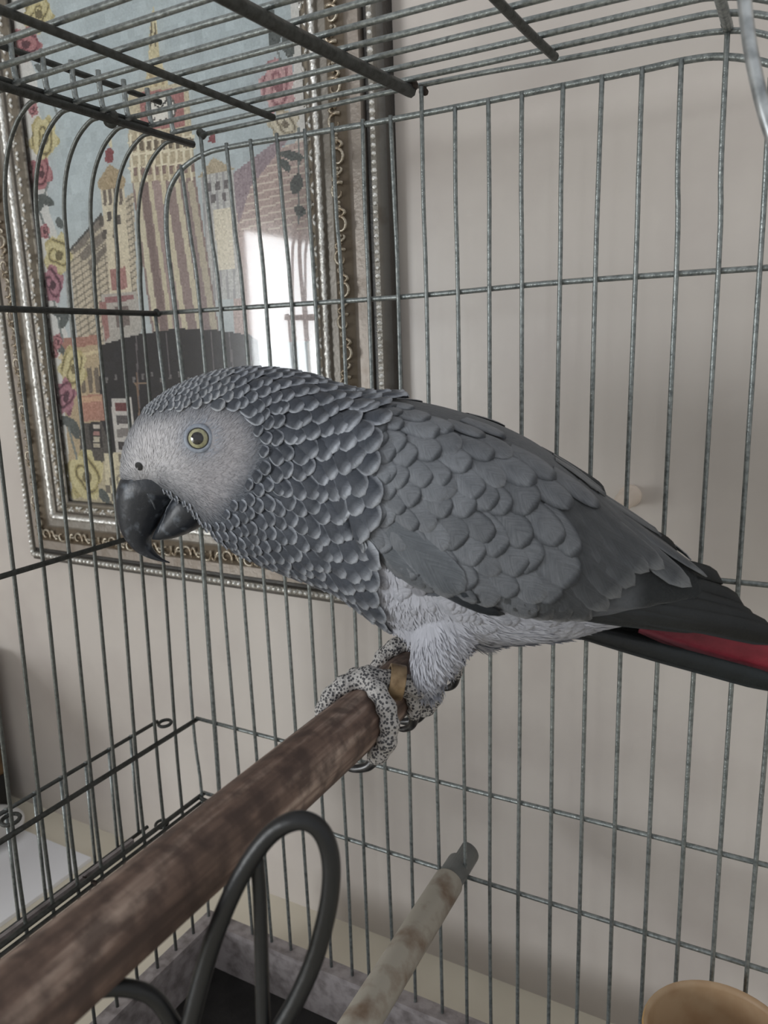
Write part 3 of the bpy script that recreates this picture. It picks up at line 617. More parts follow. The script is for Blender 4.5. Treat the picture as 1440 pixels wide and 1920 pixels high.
_k = np.ones(25) / 25
_Ws = np.convolve(np.pad(_W, 12, 'edge'), _k, 'valid'); _Ws[:30] = _W[:30]
def tab(u, A):
    if A.ndim == 1: return np.interp(u, _us, A)
    return np.stack([np.interp(u, _us, A[:, i]) for i in range(3)], -1)
WLOW = np.array([(640, 900), (655, 945), (672, 1000), (700, 1036), (740, 1074), (800, 1108), (860, 1122), (940, 1146), (1020, 1160), (1100, 1160), (1160, 1150), (1360, 1110)], float)
def sstep(x): x = np.clip(x, 0, 1); return x * x * (3 - 2 * x)
WL_PAR = None
def surf(u, ph):
    """body surface: u along the bird (photo column), ph angle (0 back, pi/2 side facing the lens, pi belly)"""
    u = np.asarray(u, float); ph = np.asarray(ph, float); u, ph = np.broadcast_arrays(u, ph)
    T, B, w = tab(u, _T), tab(u, _B), tab(u, _Ws)
    c, s = np.cos(ph), np.sin(ph); e = 0.90
    c2 = np.sign(c) * np.abs(c) ** e; s2 = np.sign(s) * np.abs(s) ** e
    P = (T + B) / 2 + (T - B) / 2 * c2[..., None]
    lat = w * s2
    if WL_PAR is not None:
        f = (1 - c2) / 2                                   # 0 back .. 1 belly
        fl = np.interp(u, WL_PAR[:, 0], WL_PAR[:, 1])
        bmp = 0.0060 * sstep((fl - f) / 0.07) * sstep((u - 636) / 80) * sstep(f / 0.10 + 0.25) * sstep((1345 - u) / 60)
        lat = lat + np.sign(s) * bmp
    return P + BN * lat[..., None]
def normal(u, ph):
    e = 0.8; a = surf(u + e, ph) - surf(u - e, ph); b = surf(u, ph + 0.01) - surf(u, ph - 0.01)
    n = np.cross(a, b); n /= (np.linalg.norm(n, axis=-1, keepdims=True) + 1e-12)
    out = surf(u, ph) - (tab(np.asarray(u, float), _T) + tab(np.asarray(u, float), _B)) / 2
    sg = np.sign((n * out).sum(-1, keepdims=True)); return n * np.where(sg == 0, 1, sg)
def inv(px, py, it=14):
    """surface parameters of the near-side point seen at a photo pixel"""
    u, f = float(px), 0.5
    T, B = tab(u, TC[:, 1] if False else _W), 0
    vt, vb = np.interp(u, TC[:, 0], TC[:, 1]), np.interp(u, BC[:, 0], BC[:, 1]); f = np.clip((py - vt) / (vb - vt), 0.01, 0.99)
    for _ in range(it):
        cc = 1 - 2 * f; ph = math.acos(np.clip(np.sign(cc) * abs(cc) ** (1 / 0.90), -1, 1))
        q = proj(surf(u, ph)); du, dv = px - q[0], py - q[1]
        vt, vb = np.interp(u, TC[:, 0], TC[:, 1]), np.interp(u, BC[:, 0], BC[:, 1])
        u = float(np.clip(u + 0.8 * du, 232, 1359)); f = float(np.clip(f + 0.7 * dv / (vb - vt), 0.004, 0.996))
    cc = 1 - 2 * f
    return u, math.acos(np.clip(np.sign(cc) * abs(cc) ** (1 / 0.90), -1, 1)), f
_wl = []
for (a_, b_) in catmull(WLOW, 3):
    if a_ < 650: continue
    uu, pp, ff_ = inv(a_, b_); _wl.append((uu, ff_))
WL_PAR = np.array(sorted(_wl))

parrot = empty('parrot', (PXc, -0.115, PZc + PR)); tag(parrot, 'grey parrot with white face, dark hooked beak and red tail on the wooden perch', 'bird')

# ---- body: one continuous surface
def body_mesh():
    mb = MB()
    us = np.concatenate([np.array([231.2, 232, 233.5, 235, 237, 240, 244, 249]), np.arange(255, 1345, 7), np.array([1348, 1353, 1357, 1359.5])])
    n = 56; phs = np.linspace(0, 2 * math.pi, n, endpoint=False)
    G = surf(us[:, None], phs[None, :]); v = G.reshape(-1, 3); f = []
    for i in range(len(us) - 1):
        for k in range(n): f.append((i * n + k, i * n + (k + 1) % n, (i + 1) * n + (k + 1) % n, (i + 1) * n + k))
    f.append(tuple(range(n - 1, -1, -1))); f.append(tuple((len(us) - 1) * n + k for k in range(n)))
    mb.add(v, f)
    def blobtube(pts):
        P = catmull([np.append(onB(u, v_, lat), r * MPX) for (u, v_, lat, r) in pts], 6)
        P3 = [p[:3] for p in P]; R3 = [p[3] for p in P]
        # rounded ends
        d0 = P3[0] - P3[1]; d0 /= np.linalg.norm(d0); d1 = P3[-1] - P3[-2]; d1 /= np.linalg.norm(d1)
        P3 = [P3[0] + d0 * R3[0] * 0.8, P3[0] + d0 * R3[0] * 0.5] + P3 + [P3[-1] + d1 * R3[-1] * 0.5, P3[-1] + d1 * R3[-1] * 0.8]
        R3 = [R3[0] * 0.3, R3[0] * 0.8] + R3 + [R3[-1] * 0.8, R3[-1] * 0.3]
        mb.add(*tube(P3, R3, 28))
    blobtube([(850, 1100, 0.016, 62), (846, 1140, 0.019, 62), (832, 1185, 0.021, 54), (815, 1228, 0.021, 42), (803, 1262, 0.020, 30), (800, 1285, 0.019, 21)])
    blobtube([(840, 1100, -0.016, 60), (825, 1150, -0.019, 54), (800, 1190, -0.021, 40), (785, 1215, -0.021, 26), (778, 1230, -0.020, 18)])
    blobtube([(900, 1170, 0.004, 45), (960, 1172, 0.003, 36), (1040, 1174, 0.002, 27), (1090, 1176, 0.0, 16)])
    blobtube([(690, 1050, 0.004, 60), (735, 1110, 0.008, 52), (775, 1150, 0.012, 44), (800, 1180, 0.014, 34)])
    me = bpy.data.meshes.new('tmp'); me.from_pydata([tuple(map(float, x)) for x in mb.v], [], mb.f); me.update()
    o = bpy.data.objects.new('tmp', me); COL.objects.link(o)
    r = o.modifiers.new('r', 'REMESH'); r.mode = 'VOXEL'; r.voxel_size = 0.0011; r.use_smooth_shade = True
    s = o.modifiers.new('s', 'SMOOTH'); s.factor = 0.5; s.iterations = 8
    dg = bpy.context.evaluated_depsgraph_get(); m2 = bpy.data.meshes.new_from_object(o.evaluated_get(dg))
    bpy.data.objects.remove(o); m2.name = 'body'; return m2
bm2 = body_mesh()
nv = len(bm2.vertices); BV = np.empty(nv * 3); bm2.vertices.foreach_get('co', BV); BV = BV.reshape(-1, 3)
BNv = np.empty(nv * 3); bm2.vertices.foreach_get('normal', BNv); BNv = BNv.reshape(-1, 3)
def mirror_near(P):
    d = (P - BP) @ BN; return P + BN[None, :] * (np.abs(d) - d)[:, None]
def seen(P): return proj(mirror_near(np.atleast_2d(P)))       # both flanks share the same markings
def inpoly(pt, poly):
    x, y = pt[..., 0], pt[..., 1]; ins = np.zeros(x.shape, bool); n = len(poly)
    for i in range(n):
        (xa, ya), (xb, yb) = poly[i], poly[(i + 1) % n]
        cond = ((ya > y) != (yb > y)); xi = (xb - xa) * (y - ya) / ((yb - ya) or 1e-9) + xa; ins ^= cond & (x < xi)
    return ins
def polydist(pt, poly):
    d = np.full(pt.shape[:-1], 1e9); n = len(poly)
    for i in range(n):
        a = np.array(poly[i], float); b = np.array(poly[(i + 1) % n], float); ab = b - a
        t = np.clip(((pt - a) @ ab) / (ab @ ab), 0, 1); q = a + t[..., None] * ab; d = np.minimum(d, np.hypot(*(pt - q).transpose(-1, *range(pt.ndim - 1))))
    return np.where(inpoly(pt, poly), d, -d)
FACE = [(215, 900), (218, 850), (236, 806), (262, 782), (300, 778), (350, 768), (400, 760), (440, 772), (466, 800), (478, 836), (470, 872), (452, 905), (430, 935), (404, 962), (384, 968), (360, 945), (330, 925), (300, 906), (270, 920)]
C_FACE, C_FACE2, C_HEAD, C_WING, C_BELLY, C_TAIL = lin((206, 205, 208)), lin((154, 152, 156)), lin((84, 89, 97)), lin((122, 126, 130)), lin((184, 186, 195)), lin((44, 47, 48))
S_ = seen(BV); dface = polydist(S_, FACE)
wf = sstep((dface + 18) / 62)[:, None]
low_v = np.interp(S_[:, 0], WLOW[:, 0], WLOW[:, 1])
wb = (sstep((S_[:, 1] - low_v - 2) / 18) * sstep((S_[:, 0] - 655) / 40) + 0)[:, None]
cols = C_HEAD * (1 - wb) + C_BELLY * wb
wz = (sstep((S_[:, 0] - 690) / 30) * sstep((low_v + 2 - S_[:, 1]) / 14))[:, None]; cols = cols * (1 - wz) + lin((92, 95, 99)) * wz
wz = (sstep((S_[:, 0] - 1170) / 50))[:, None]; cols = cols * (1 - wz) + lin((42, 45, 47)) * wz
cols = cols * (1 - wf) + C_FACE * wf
# blue-grey bare skin around the eye and warmer cheek
de = np.hypot((S_[:, 0] - 372) / 1.0, (S_[:, 1] - 824) / 0.95)
k_ = (np.exp(-(np.maximum(de - 20, 0) / 22) ** 2) * 0.62)[:, None]; cols = cols * (1 - k_) + lin((138, 150, 166)) * k_
k_ = (sstep((S_[:, 0] - 285) / 110) * 0.85 * wf[:, 0])[:, None]; cols = cols * (1 - k_) + C_FACE2 * k_
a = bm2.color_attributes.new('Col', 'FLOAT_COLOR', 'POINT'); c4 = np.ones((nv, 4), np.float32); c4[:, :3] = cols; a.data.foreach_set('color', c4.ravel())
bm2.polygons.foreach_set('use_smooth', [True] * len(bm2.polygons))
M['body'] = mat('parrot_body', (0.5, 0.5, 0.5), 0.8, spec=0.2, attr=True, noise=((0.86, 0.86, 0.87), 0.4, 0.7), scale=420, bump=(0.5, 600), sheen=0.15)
M['feather'] = mat('grey_feather', (0.5, 0.5, 0.5), 0.62, spec=0.3, attr=True, noise=((0.80, 0.81, 0.82), 0.40, 0.70), scale=160, bump=(0.25, 900), sheen=0.12)
M['feather_dark'] = mat('dark_feather', (0.05, 0.05, 0.05), 0.45, spec=0.4, attr=True, noise=((0.75, 0.76, 0.76), 0.4, 0.7), scale=160, bump=(0.25, 700))
M['down'] = mat('white_down', (0.6, 0.6, 0.6), 0.85, spec=0.15, attr=True, sheen=0.2)
def barbs(m):
    nt = m.node_tree; N = nt.nodes; L = nt.links; b = N['Principled BSDF']; src = b.inputs['Base Color'].links[0].from_socket
    uv = N.new('ShaderNodeUVMap'); uv.uv_map = 'UVMap'; sp = N.new('ShaderNodeSeparateXYZ'); L.new(uv.outputs['UV'], sp.inputs[0])
    def mth(op, a, b_):
        n = N.new('ShaderNodeMath'); n.operation = op
        for i, x in enumerate((a, b_)):
            if x is None: continue
            if isinstance(x, (int, float)): n.inputs[i].default_value = x
            else: L.new(x, n.inputs[i])
        return n.outputs[0]
    ax_ = mth('ABSOLUTE', mth('SUBTRACT', sp.outputs['X'], 0.5), None); q = mth('SUBTRACT', mth('MULTIPLY', sp.outputs['Y'], 34.0), mth('MULTIPLY', ax_, 26.0))
    cb = N.new('ShaderNodeCombineXYZ'); L.new(mth('MULTIPLY', ax_, 3.0), cb.inputs[0]); L.new(q, cb.inputs[1]); oi = N.new('ShaderNodeObjectInfo'); L.new(mth('MULTIPLY', oi.outputs['Random'], 40.0), cb.inputs[2])
    n = N.new('ShaderNodeTexNoise'); n.inputs['Scale'].default_value = 1.0; n.inputs['Detail'].default_value = 3; L.new(cb.outputs[0], n.inputs['Vector'])
    mr = N.new('ShaderNodeMapRange'); mr.inputs['From Min'].default_value = 0.3; mr.inputs['From Max'].default_value = 0.7; mr.inputs['To Min'].default_value = 0.74; mr.inputs['To Max'].default_value = 1.10; L.new(n.outputs['Fac'], mr.inputs['Value'])
    mx = N.new('ShaderNodeMix'); mx.data_type = 'RGBA'; mx.blend_type = 'MULTIPLY'; mx.inputs['Factor'].default_value = 1.0; L.new(src, mx.inputs['A']); L.new(mr.outputs['Result'], mx.inputs['B']); L.new(mx.outputs['Result'], b.inputs['Base Color'])
barbs(M['feather'])
body = bpy.data.objects.new('body', bm2); COL.objects.link(body); bm2.materials.append(M['body']); body.parent = parrot; body.matrix_parent_inverse = world_of(parrot).inverted()
from mathutils.bvhtree import BVHTree
bvh = BVHTree.FromPolygons([Vector(x) for x in BV], [tuple(p.vertices) for p in bm2.polygons])
def hit(u, v):
    d = Vector(ray(u, v)).normalized(); h = bvh.ray_cast(Vector(CAM), d)
    return (np.array(h[0]), np.array(h[1])) if h[0] is not None else (None, None)

# ---- feathers that follow the body surface
TS = np.array([0, 0.25, 0.5, 0.7, 0.84, 0.94, 1.0]); WS = np.array([-1, -0.72, 0.0, 0.72, 1])
def outline(t, kind):
    if kind == 'scale': return np.where(t < 0.55, 0.80 + 0.20 * np.sin(t / 0.55 * math.pi / 2), np.sqrt(np.clip(1 - ((t - 0.55) / 0.4501) ** 2, 0, 1)))
    if kind == 'long': return np.where(t < 0.72, 0.75 + 0.25 * np.sin(t / 0.72 * math.pi / 2), np.clip(1 - ((t - 0.72) / 0.2801) ** 2.2, 0, 1) ** 0.7)
    return np.where(t < 0.55, 0.7 + 0.3 * np.sin(t / 0.55 * math.pi / 2), np.clip(1 - ((t - 0.55) / 0.4501) ** 1.7, 0, 1))
NW, NT = len(WS), len(TS)
FQ = [(i * NW + k, i * NW + k + 1, (i + 1) * NW + k + 1, (i + 1) * NW + k) for i in range(NT - 1) for k in range(NW - 1)]
def feather(u0, p0, u1, p1, width, base, rim, kind='scale', lift=(0.0002, 0.0012), arch=0.0006, shaft=0.0, rimw=0.6, far=False, curve=0.0, lp=1.0):
    """axis from surface parameters (u0,p0) to (u1,p1); returns verts, colours"""
    t = TS; ax_u = u0 + (u1 - u0) * t; ax_p = p0 + (p1 - p0) * t
    e = 0.02
    um, pm = (u0 + u1) / 2, (p0 + p1) / 2
    gu = (surf(um + 1, pm) - surf(um - 1, pm)) / 2; gp = (surf(um, pm + e) - surf(um, pm - e)) / (2 * e)
    a3 = gu * (u1 - u0) + gp * (p1 - p0); nn = np.cross(gu, gp); b3 = np.cross(nn, a3); b3 /= np.linalg.norm(b3) + 1e-12
    A = np.stack([gu, gp], 1); s2, *_ = np.linalg.lstsq(A, b3, rcond=None)     # parameter step for 1 m sideways
    hw = width / 2 * outline(t, kind)
    uu = ax_u[:, None] + hw[:, None] * WS[None, :] * s2[0]; pp = ax_p[:, None] + hw[:, None] * WS[None, :] * s2[1]
    if curve: pp = pp + curve * (t ** 2)[:, None]
    uu = np.clip(uu, 232, 1359)
    P = surf(uu, pp); Nn = normal(uu, pp)
    h = lift[0] + (lift[1] - lift[0]) * t[:, None] ** lp + arch * (1 - WS[None, :] ** 2) * np.sin(np.pi * np.clip(t, 0.05, 0.8))[:, None] - 0.0004 * (np.abs(WS[None, :]) > 0.9) - 0.0007 * (t[:, None] > 0.99)
    P = P + Nn * h[..., None]
    if far: P = P - 2 * BN * (((P - BP) @ BN))[..., None]
    rr = np.maximum(np.abs(WS)[None, :] ** 2 * 0.9 + 0 * t[:, None], 0) ; rr = np.maximum(rr, sstep((t[:, None] - 0.62) / 0.36) + 0 * WS[None, :])
    k = sstep((rr - (1 - rimw)) / rimw)
    cl = np.asarray(base) * (1 - k[..., None]) + np.asarray(rim) * k[..., None]
    if shaft: cl = cl * (1 - shaft * (np.abs(WS)[None, :, None] < 0.1))
    uvs = np.stack(np.broadcast_arrays(WS[None, :] * 0.5 + 0.5, t[:, None]), -1)
    return P.reshape(-1, 3), cl.reshape(-1, 3), uvs.reshape(-1, 2)
fquads = FQ; fquads_far = [tuple(reversed(q)) for q in FQ]
single = []          # (size, name, verts, cols, uvs, quads, material)
joined = {'feather': MB(), 'feather_dark': MB()}
def put(res, size, near, name='feather', m='feather', faces=None):
    v_, c_, uv_ = res
    if near: single.append((size, name, v_, c_, uv_, fquads, m))
    else: joined[m].add(v_, fquads_far if faces == 'far' else fquads, c_, uv_)
def seen1(P): return seen(np.asarray(P))[0]

# small scale feathers of crown, nape, cheek, throat and breast
u = 268.0
row = 0
while u < 706:
    g = np.clip((u - 268) / 420, 0, 1)
    step = (6.5 + 15 * g ** 0.9)
    Lm = (16 + 46 * g ** 0.95) * MPX
    Wm = (9 + 36 * g ** 0.85) * MPX
    # circumference at this column
    ph = np.linspace(0, math.pi, 60); C_ = surf(u, ph); seg = np.linalg.norm(np.diff(C_, axis=0), axis=1); cum = np.concatenate([[0], np.cumsum(seg)])
    n = max(3, int(cum[-1] / (Wm * 0.78)))
    for sgn in (1, -1):
        for k in range(n):
            q = (k + (0.5 if row % 2 else 0.0) + random.uniform(-0.16, 0.16)) / n
            if sgn < 0 and (q <= 0 or q >= 1): continue
            p_ = float(np.interp(np.clip(q, 0, 1) * cum[-1], cum, ph)); u0 = u + random.uniform(-0.22, 0.22) * step
            pt = surf(u0, p_); s = seen1(pt); df = float(polydist(s[None], FACE)[0])
            if df > -4: continue
            # cheek feathers are small, neck feathers large
            near_face = np.clip((-df - 4) / 160, 0, 1); sc = 0.34 + 0.66 * near_face ** 0.75
            if s[0] < 300: sc = max(sc, 0.6)
            if s[1] < 780 and s[0] < 480: sc = 0.8
            if u0 > 655 and 0.55 < p_ and s[1] < np.interp(s[0], WLOW[:, 0], WLOW[:, 1]) and s[0] > 668: continue
            Lf, Wf = Lm * sc * random.uniform(0.88, 1.12), Wm * (0.5 + 0.5 * sc) * random.uniform(0.9, 1.12)
            tl = 0.55 * math.sin(min(p_, math.pi)) * (0.25 + 0.75 * g) + random.uniform(-0.14, 0.14)
            gu = np.linalg.norm(surf(u0 + 1, p_) - surf(u0 - 1, p_)) / 2; gp = np.linalg.norm(surf(u0, p_ + .02) - surf(u0, p_ - .02)) / .04
            u1 = min(u0 + Lf * math.cos(tl) / gu, 1359); p1 = p_ + Lf * math.sin(tl) / max(gp, 1e-4)
            dk = random.uniform(0.85, 1.1); light = 1 - 0.25 * np.clip((u0 - 560) / 120, 0, 1)
            bs = lin((66, 71, 80)) * dk; rm = lin((204, 210, 220)) * dk * light
            if s[1] < 790 and s[0] < 420: bs = lin((80, 85, 93)) * dk; rm = lin((214, 218, 224)) * dk
            rs = feather(u0, p_, u1, p1, Wf, bs, rm, 'scale', (0.0001, 0.0011 + 0.0026 * g * sc), 0.0003 + 0.0013 * g, rimw=0.5, far=(sgn < 0))
            put(rs, Lf * Wf, sgn > 0 and s[0] > 430, 'neck_feather', faces='far' if sgn < 0 else None)
    u += step; row += 1

# wing coverts in rows: from the shoulder to the rear
def wing_pt(a_, b_):
    """a_ along the wing, b_ across from the back to the lower edge, in photo pixels"""
    tx = np.interp(a_, [0, 0.12, 0.3, 0.5, 0.7, 0.85, 1], [686, 745, 850, 965, 1090, 1190, 1300]); ty = np.interp(tx, TC[:, 0], TC[:, 1]) + 6
    bx_ = np.interp(a_, [0, 0.08, 0.16, 0.3, 0.5, 0.7, 1], [650, 664, 690, 772, 900, 1020, 1190]); by_ = np.interp(bx_, WLOW[:, 0], WLOW[:, 1]) - 6
    mx_ = (tx + bx_) / 2 - 26 * math.sin(math.pi * b_) * (1 - a_) 
    return tx + (bx_ - tx) * b_ - 22 * math.sin(math.pi * b_) * (1 - a_), ty + (by_ - ty) * b_
def wing_feather(base, tip, wpx, bs, rm, kind='scale', lift=(0.0003, 0.0014), arch=0.0007, name='wing_feather', m='feather', shaft=0.06, rimw=0.35, mirror=True, curve=0.0, lp=1.0):
    u0, p0, _ = inv(*base); u1, p1, _ = inv(*tip)
    wm = wpx * MPX * 0.93
    L = np.linalg.norm(surf(u1, p1) - surf(u0, p0))
    put(feather(u0, p0, u1, p1, wm, bs, rm, kind, lift, arch, shaft, rimw, curve=curve, lp=lp), L * wm * 3, True, name, m)
    if mirror: put(feather(u0, p0, u1, p1, wm, bs, rm, kind, lift, arch, shaft, rimw, far=True, curve=curve, lp=lp), 0, False, name, m, 'far')
a_ = 0.02; row = 0
G1, G2 = lin((126, 130, 136)), lin((112, 116, 121))
while a_ < 0.66:
    g = a_ / 0.66
    dpx = 20 + 24 * g; Lp = 50 + 62 * g; Wp = 40 + 24 * g
    span = math.dist(wing_pt(a_, 0.02), wing_pt(a_, 0.98)); n = max(5, int(span / (Wp * 0.80)))
    for k in range(n + 1):
        b_ = (k + (0.5 if row % 2 else 0.05) + random.uniform(-0.15, 0.15)) / n
        if not 0.01 < b_ < 0.97: continue
        x, y = wing_pt(a_ + random.uniform(-0.006, 0.006), b_)
        ang = math.radians(16 + 30 * g * (1 - 0.3 * b_) + 34 * b_ * (1 - 0.45 * g) + random.uniform(-9, 9))
        if b_ < 0.2: ang = math.radians(14 + 26 * g)
        lf = Lp * random.uniform(0.85, 1.15); tx, ty = x + lf * math.cos(ang), y + lf * math.sin(ang)
        lim = np.interp(tx, WLOW[:, 0], WLOW[:, 1]) - 4
        if ty > lim + 22: continue
        if ty > lim: ty = lim
        dk = random.uniform(0.82, 1.14) * (1.08 - 0.22 * b_ * g) * (1.04 - 0.26 * g)
        wing_feather((x, y), (tx, ty), Wp * random.uniform(0.75, 1.2), G1 * dk, lin((74, 78, 84)) * dk if random.random() < 0.8 else lin((138, 142, 148)) * dk, 'scale', (0.0005, 0.0016 + 0.0005 * g), 0.00025)
    a_ += dpx / 640; row += 1
# long greater coverts and secondaries: base, tip, width
LONG = [((905, 985), (1000, 1150), 58), ((935, 990), (1026, 1160), 58), ((965, 985), (1062, 1162), 56), ((985, 975), (1100, 1158), 54), ((1005, 960), (1136, 1142), 52), ((1025, 945), (1160, 1118), 50), ((1045, 935), (1186, 1096), 50), ((1060, 922), (1212, 1072), 50), ((1075, 905), (1240, 1068), 52), ((1085, 898), (1290, 1100), 54), ((1110, 915), (1316, 1086), 50)]
for i, (b_, t_, w_) in enumerate(LONG):
    dk = 0.95 - 0.035 * (10 - i) + random.uniform(-0.04, 0.04)
    wing_feather(b_, t_, w_, lin((92, 95, 99)) * dk, lin((134, 137, 140)) * dk, 'long', (0.00002 + 0.00003 * i, 0.0014 + 0.00016 * i), 0.0005, shaft=0.2, rimw=0.22, lp=2.0)
wing_feather((735, 985), (872, 1104), 62, lin((104, 109, 115)), lin((122, 127, 133)), 'long', (0.001, 0.0026), 0.0006, shaft=0.1)
wing_feather((690, 1000), (800, 1100), 46, lin((104, 109, 115)), lin((118, 123, 129)), 'long', (0.001, 0.0018), 0.0005)
wing_feather((800, 1095), (946, 1148), 34, lin((48, 52, 57)), lin((40, 43, 48)), 'long', (0.0006, 0.0018), 0.0008, m='feather_dark')
wing_feather((770, 1070), (905, 1128), 44, lin((66, 71, 78)), lin((58, 62, 68)), 'long', (0.0004, 0.0012), 0.0008, m='feather_dark')
wing_feather((1040, 838), (1132, 922), 30, lin((120, 122, 124)), lin((100, 102, 104)), 'long', (0.0006, 0.0022), 0.0006)
wing_feather((1120, 905), (1236, 1000), 28, lin((112, 114, 116)), lin((92, 94, 96)), 'long', (0.0006, 0.0022), 0.0006)

# belly, flank and undertail feathers (pale)
for k in range(40):
    x = random.uniform(690, 1085); lo = np.interp(x, WLOW[:, 0], WLOW[:, 1]); bo = np.interp(x, BC[:, 0], BC[:, 1])
    y = lo + (bo - lo) * random.uniform(0.0, 0.75)
    if bo - lo < 8: continue
    u0, p0, _ = inv(x, y); u1, p1, _ = inv(x + random.uniform(30, 44), y + random.uniform(6, 26))
    dk = random.uniform(0.8, 1.06); sp = random.random() < 0.25 and x < 790
    bs, rm = C_BELLY * dk * (0.55 if sp else 1), C_BELLY * dk * 0.97
    for fr in (False, True): put(feather(u0, p0, u1, p1, random.uniform(26, 40) * MPX, bs, rm, 'scale', (-0.0002, 0.0009), 0.0003, far=fr), 0, False, faces='far' if fr else None)

# flight feathers and tail: free blades
def blade(name, base, tip, wpx, lat, c0, c1, mname, sag=0.0, tilt=0.0, keep=True, rim=None, thick=0.0007, tip_pow=2.0, n=14, parent=parrot):
    A = onB(*base, lat[0]); B_ = onB(*tip, lat[1]); d = B_ - A; L = np.linalg.norm(d); d /= L
    side = np.cross(d, BN); side /= np.linalg.norm(side); nrm = np.cross(side, d)
    if nrm @ BN < 0: nrm = -nrm
    side2 = side * math.cos(tilt) + nrm * math.sin(tilt); nrm2 = np.cross(side2, d); nrm2 = nrm2 if nrm2 @ BN > 0 else -nrm2
    ws = np.array([-1, -0.6, 0, 0.6, 1.0]); v_ = []; c_ = []
    for face in (1, -1):
        for i in range(n):
            t = i / (n - 1); hw = wpx * MPX / 2 * ((0.7 + 0.3 * math.sin(min(t / 0.5, 1) * math.pi / 2)) if t < 0.8 else max(0.04, (1 - ((t - 0.8) / 0.2) ** tip_pow)) ** 0.6)
            for w in ws:
                v_.append(A + d * L * t + side2 * hw * w + UZ * (-sag * t * t) + nrm2 * (0.0014 * (1 - w * w) + face * thick / 2 * (1 if abs(w) < 1 else 0.1)))
                k = sstep(t); cc_ = np.asarray(c0) * (1 - k) + np.asarray(c1) * k
                if rim is not None and abs(w) > 0.9: cc_ = np.asarray(rim)
                c_.append(cc_ * (0.75 if w == 0 else 1))
    m_ = len(ws); f_ = []
    for s_ in (0, 1):
        o_ = s_ * n * m_
        for i in range(n - 1):
            for k in range(m_ - 1):
                q = (o_ + i * m_ + k, o_ + i * m_ + k + 1, o_ + (i + 1) * m_ + k + 1, o_ + (i + 1) * m_ + k); f_.append(q if s_ == 0 else tuple(reversed(q)))
    for i in range(n - 1):
        for k in (0, m_ - 1):
            a0, a1 = i * m_ + k, (i + 1) * m_ + k; f_.append((a0, a1, a1 + n * m_, a0 + n * m_))
    return mk(name, v_, f_, M[mname], parent, True, cols=c_)
DK0, DK1 = lin((44, 47, 49)), lin((22, 24, 24))
# near wing primaries, stacked from the top edge down
PRIM = [((1150, 1040), (1352, 1092), 46, 0.0165), ((1140, 1060), (1392, 1136), 48, 0.0175), ((1130, 1080), (1420, 1168), 50, 0.0185), ((1120, 1100), (1452, 1186), 48, 0.0195), ((1105, 1120), (1478, 1200), 42, 0.0205), ((1090, 1138), (1440, 1186), 36, 0.0215), ((1075, 1150), (1330, 1176), 30, 0.0225)]
for (b_, t_, w_, la) in PRIM:
    blade('primary_feather', b_, t_, w_, (la + 0.004, la - 0.007), DK0, DK1, 'feather_dark', rim=lin((34, 37, 38)))
    blade('primary_feather', (b_[0], b_[1] + 30), (t_[0] - 12, t_[1] + 12), w_ * 0.8, (-la - 0.002, -la + 0.009), DK0, DK1, 'feather_dark', rim=lin((34, 37, 38)))
blade('primary_feather', (1120, 945), (1268, 1030), 24, (-0.010, -0.012), DK0, DK1, 'feather_dark')
blade('primary_feather', (1010, 845), (1135, 926), 26, (-0.014, -0.016), lin((90, 92, 94)), DK0, 'feather_dark')
# lower dark quills beneath the tail, bluish sheen painted toward their tips
blade('tail_covert', (1080, 1182), (1482, 1290), 36, (0.012, 0.0165), lin((24, 26, 27)), lin((34, 40, 42)), 'feather_dark', tip_pow=3)
blade('tail_covert', (1085, 1178), (1470, 1284), 46, (-0.006, -0.008), lin((24, 26, 27)), lin((34, 40, 42)), 'feather_dark', tip_pow=3)
# crimson tail
RED0, RED1 = lin((92, 30, 42)), lin((146, 48, 60))
for k, (la, dy) in enumerate(((0.0095, 0), (0.0085, 12), (0.003, 6), (0.0, -8), (-0.003, 4), (-0.0085, 10))):
    blade('tail_feather', (1205, 1160 + dy * 0.3), (1500 - 14 * (k % 3), 1244 + dy * 0.7), 66, (la, la * 1.3), RED0, RED1, 'feather_dark', rim=lin((120, 46, 56)))

# ---- individual feathers: the 300 that show largest, the rest joined
single.sort(key=lambda s: -s[0]); MAXF = 290
for i, (sz, name, v_, c_, uv_, q_, m_) in enumerate(single):
    if i < MAXF: mk(name, v_, q_, M[m_], parrot, True, cols=c_, uvs=uv_)
    else: joined[m_].add(v_, q_, c_, uv_)
tag(joined['feather'].build('plumage', M['feather'], parrot), 'small overlapping grey feathers', kind='stuff')
tag(joined['feather_dark'].build('dark_plumage', M['feather_dark'], parrot), 'dark feathers of the far wing', kind='stuff')

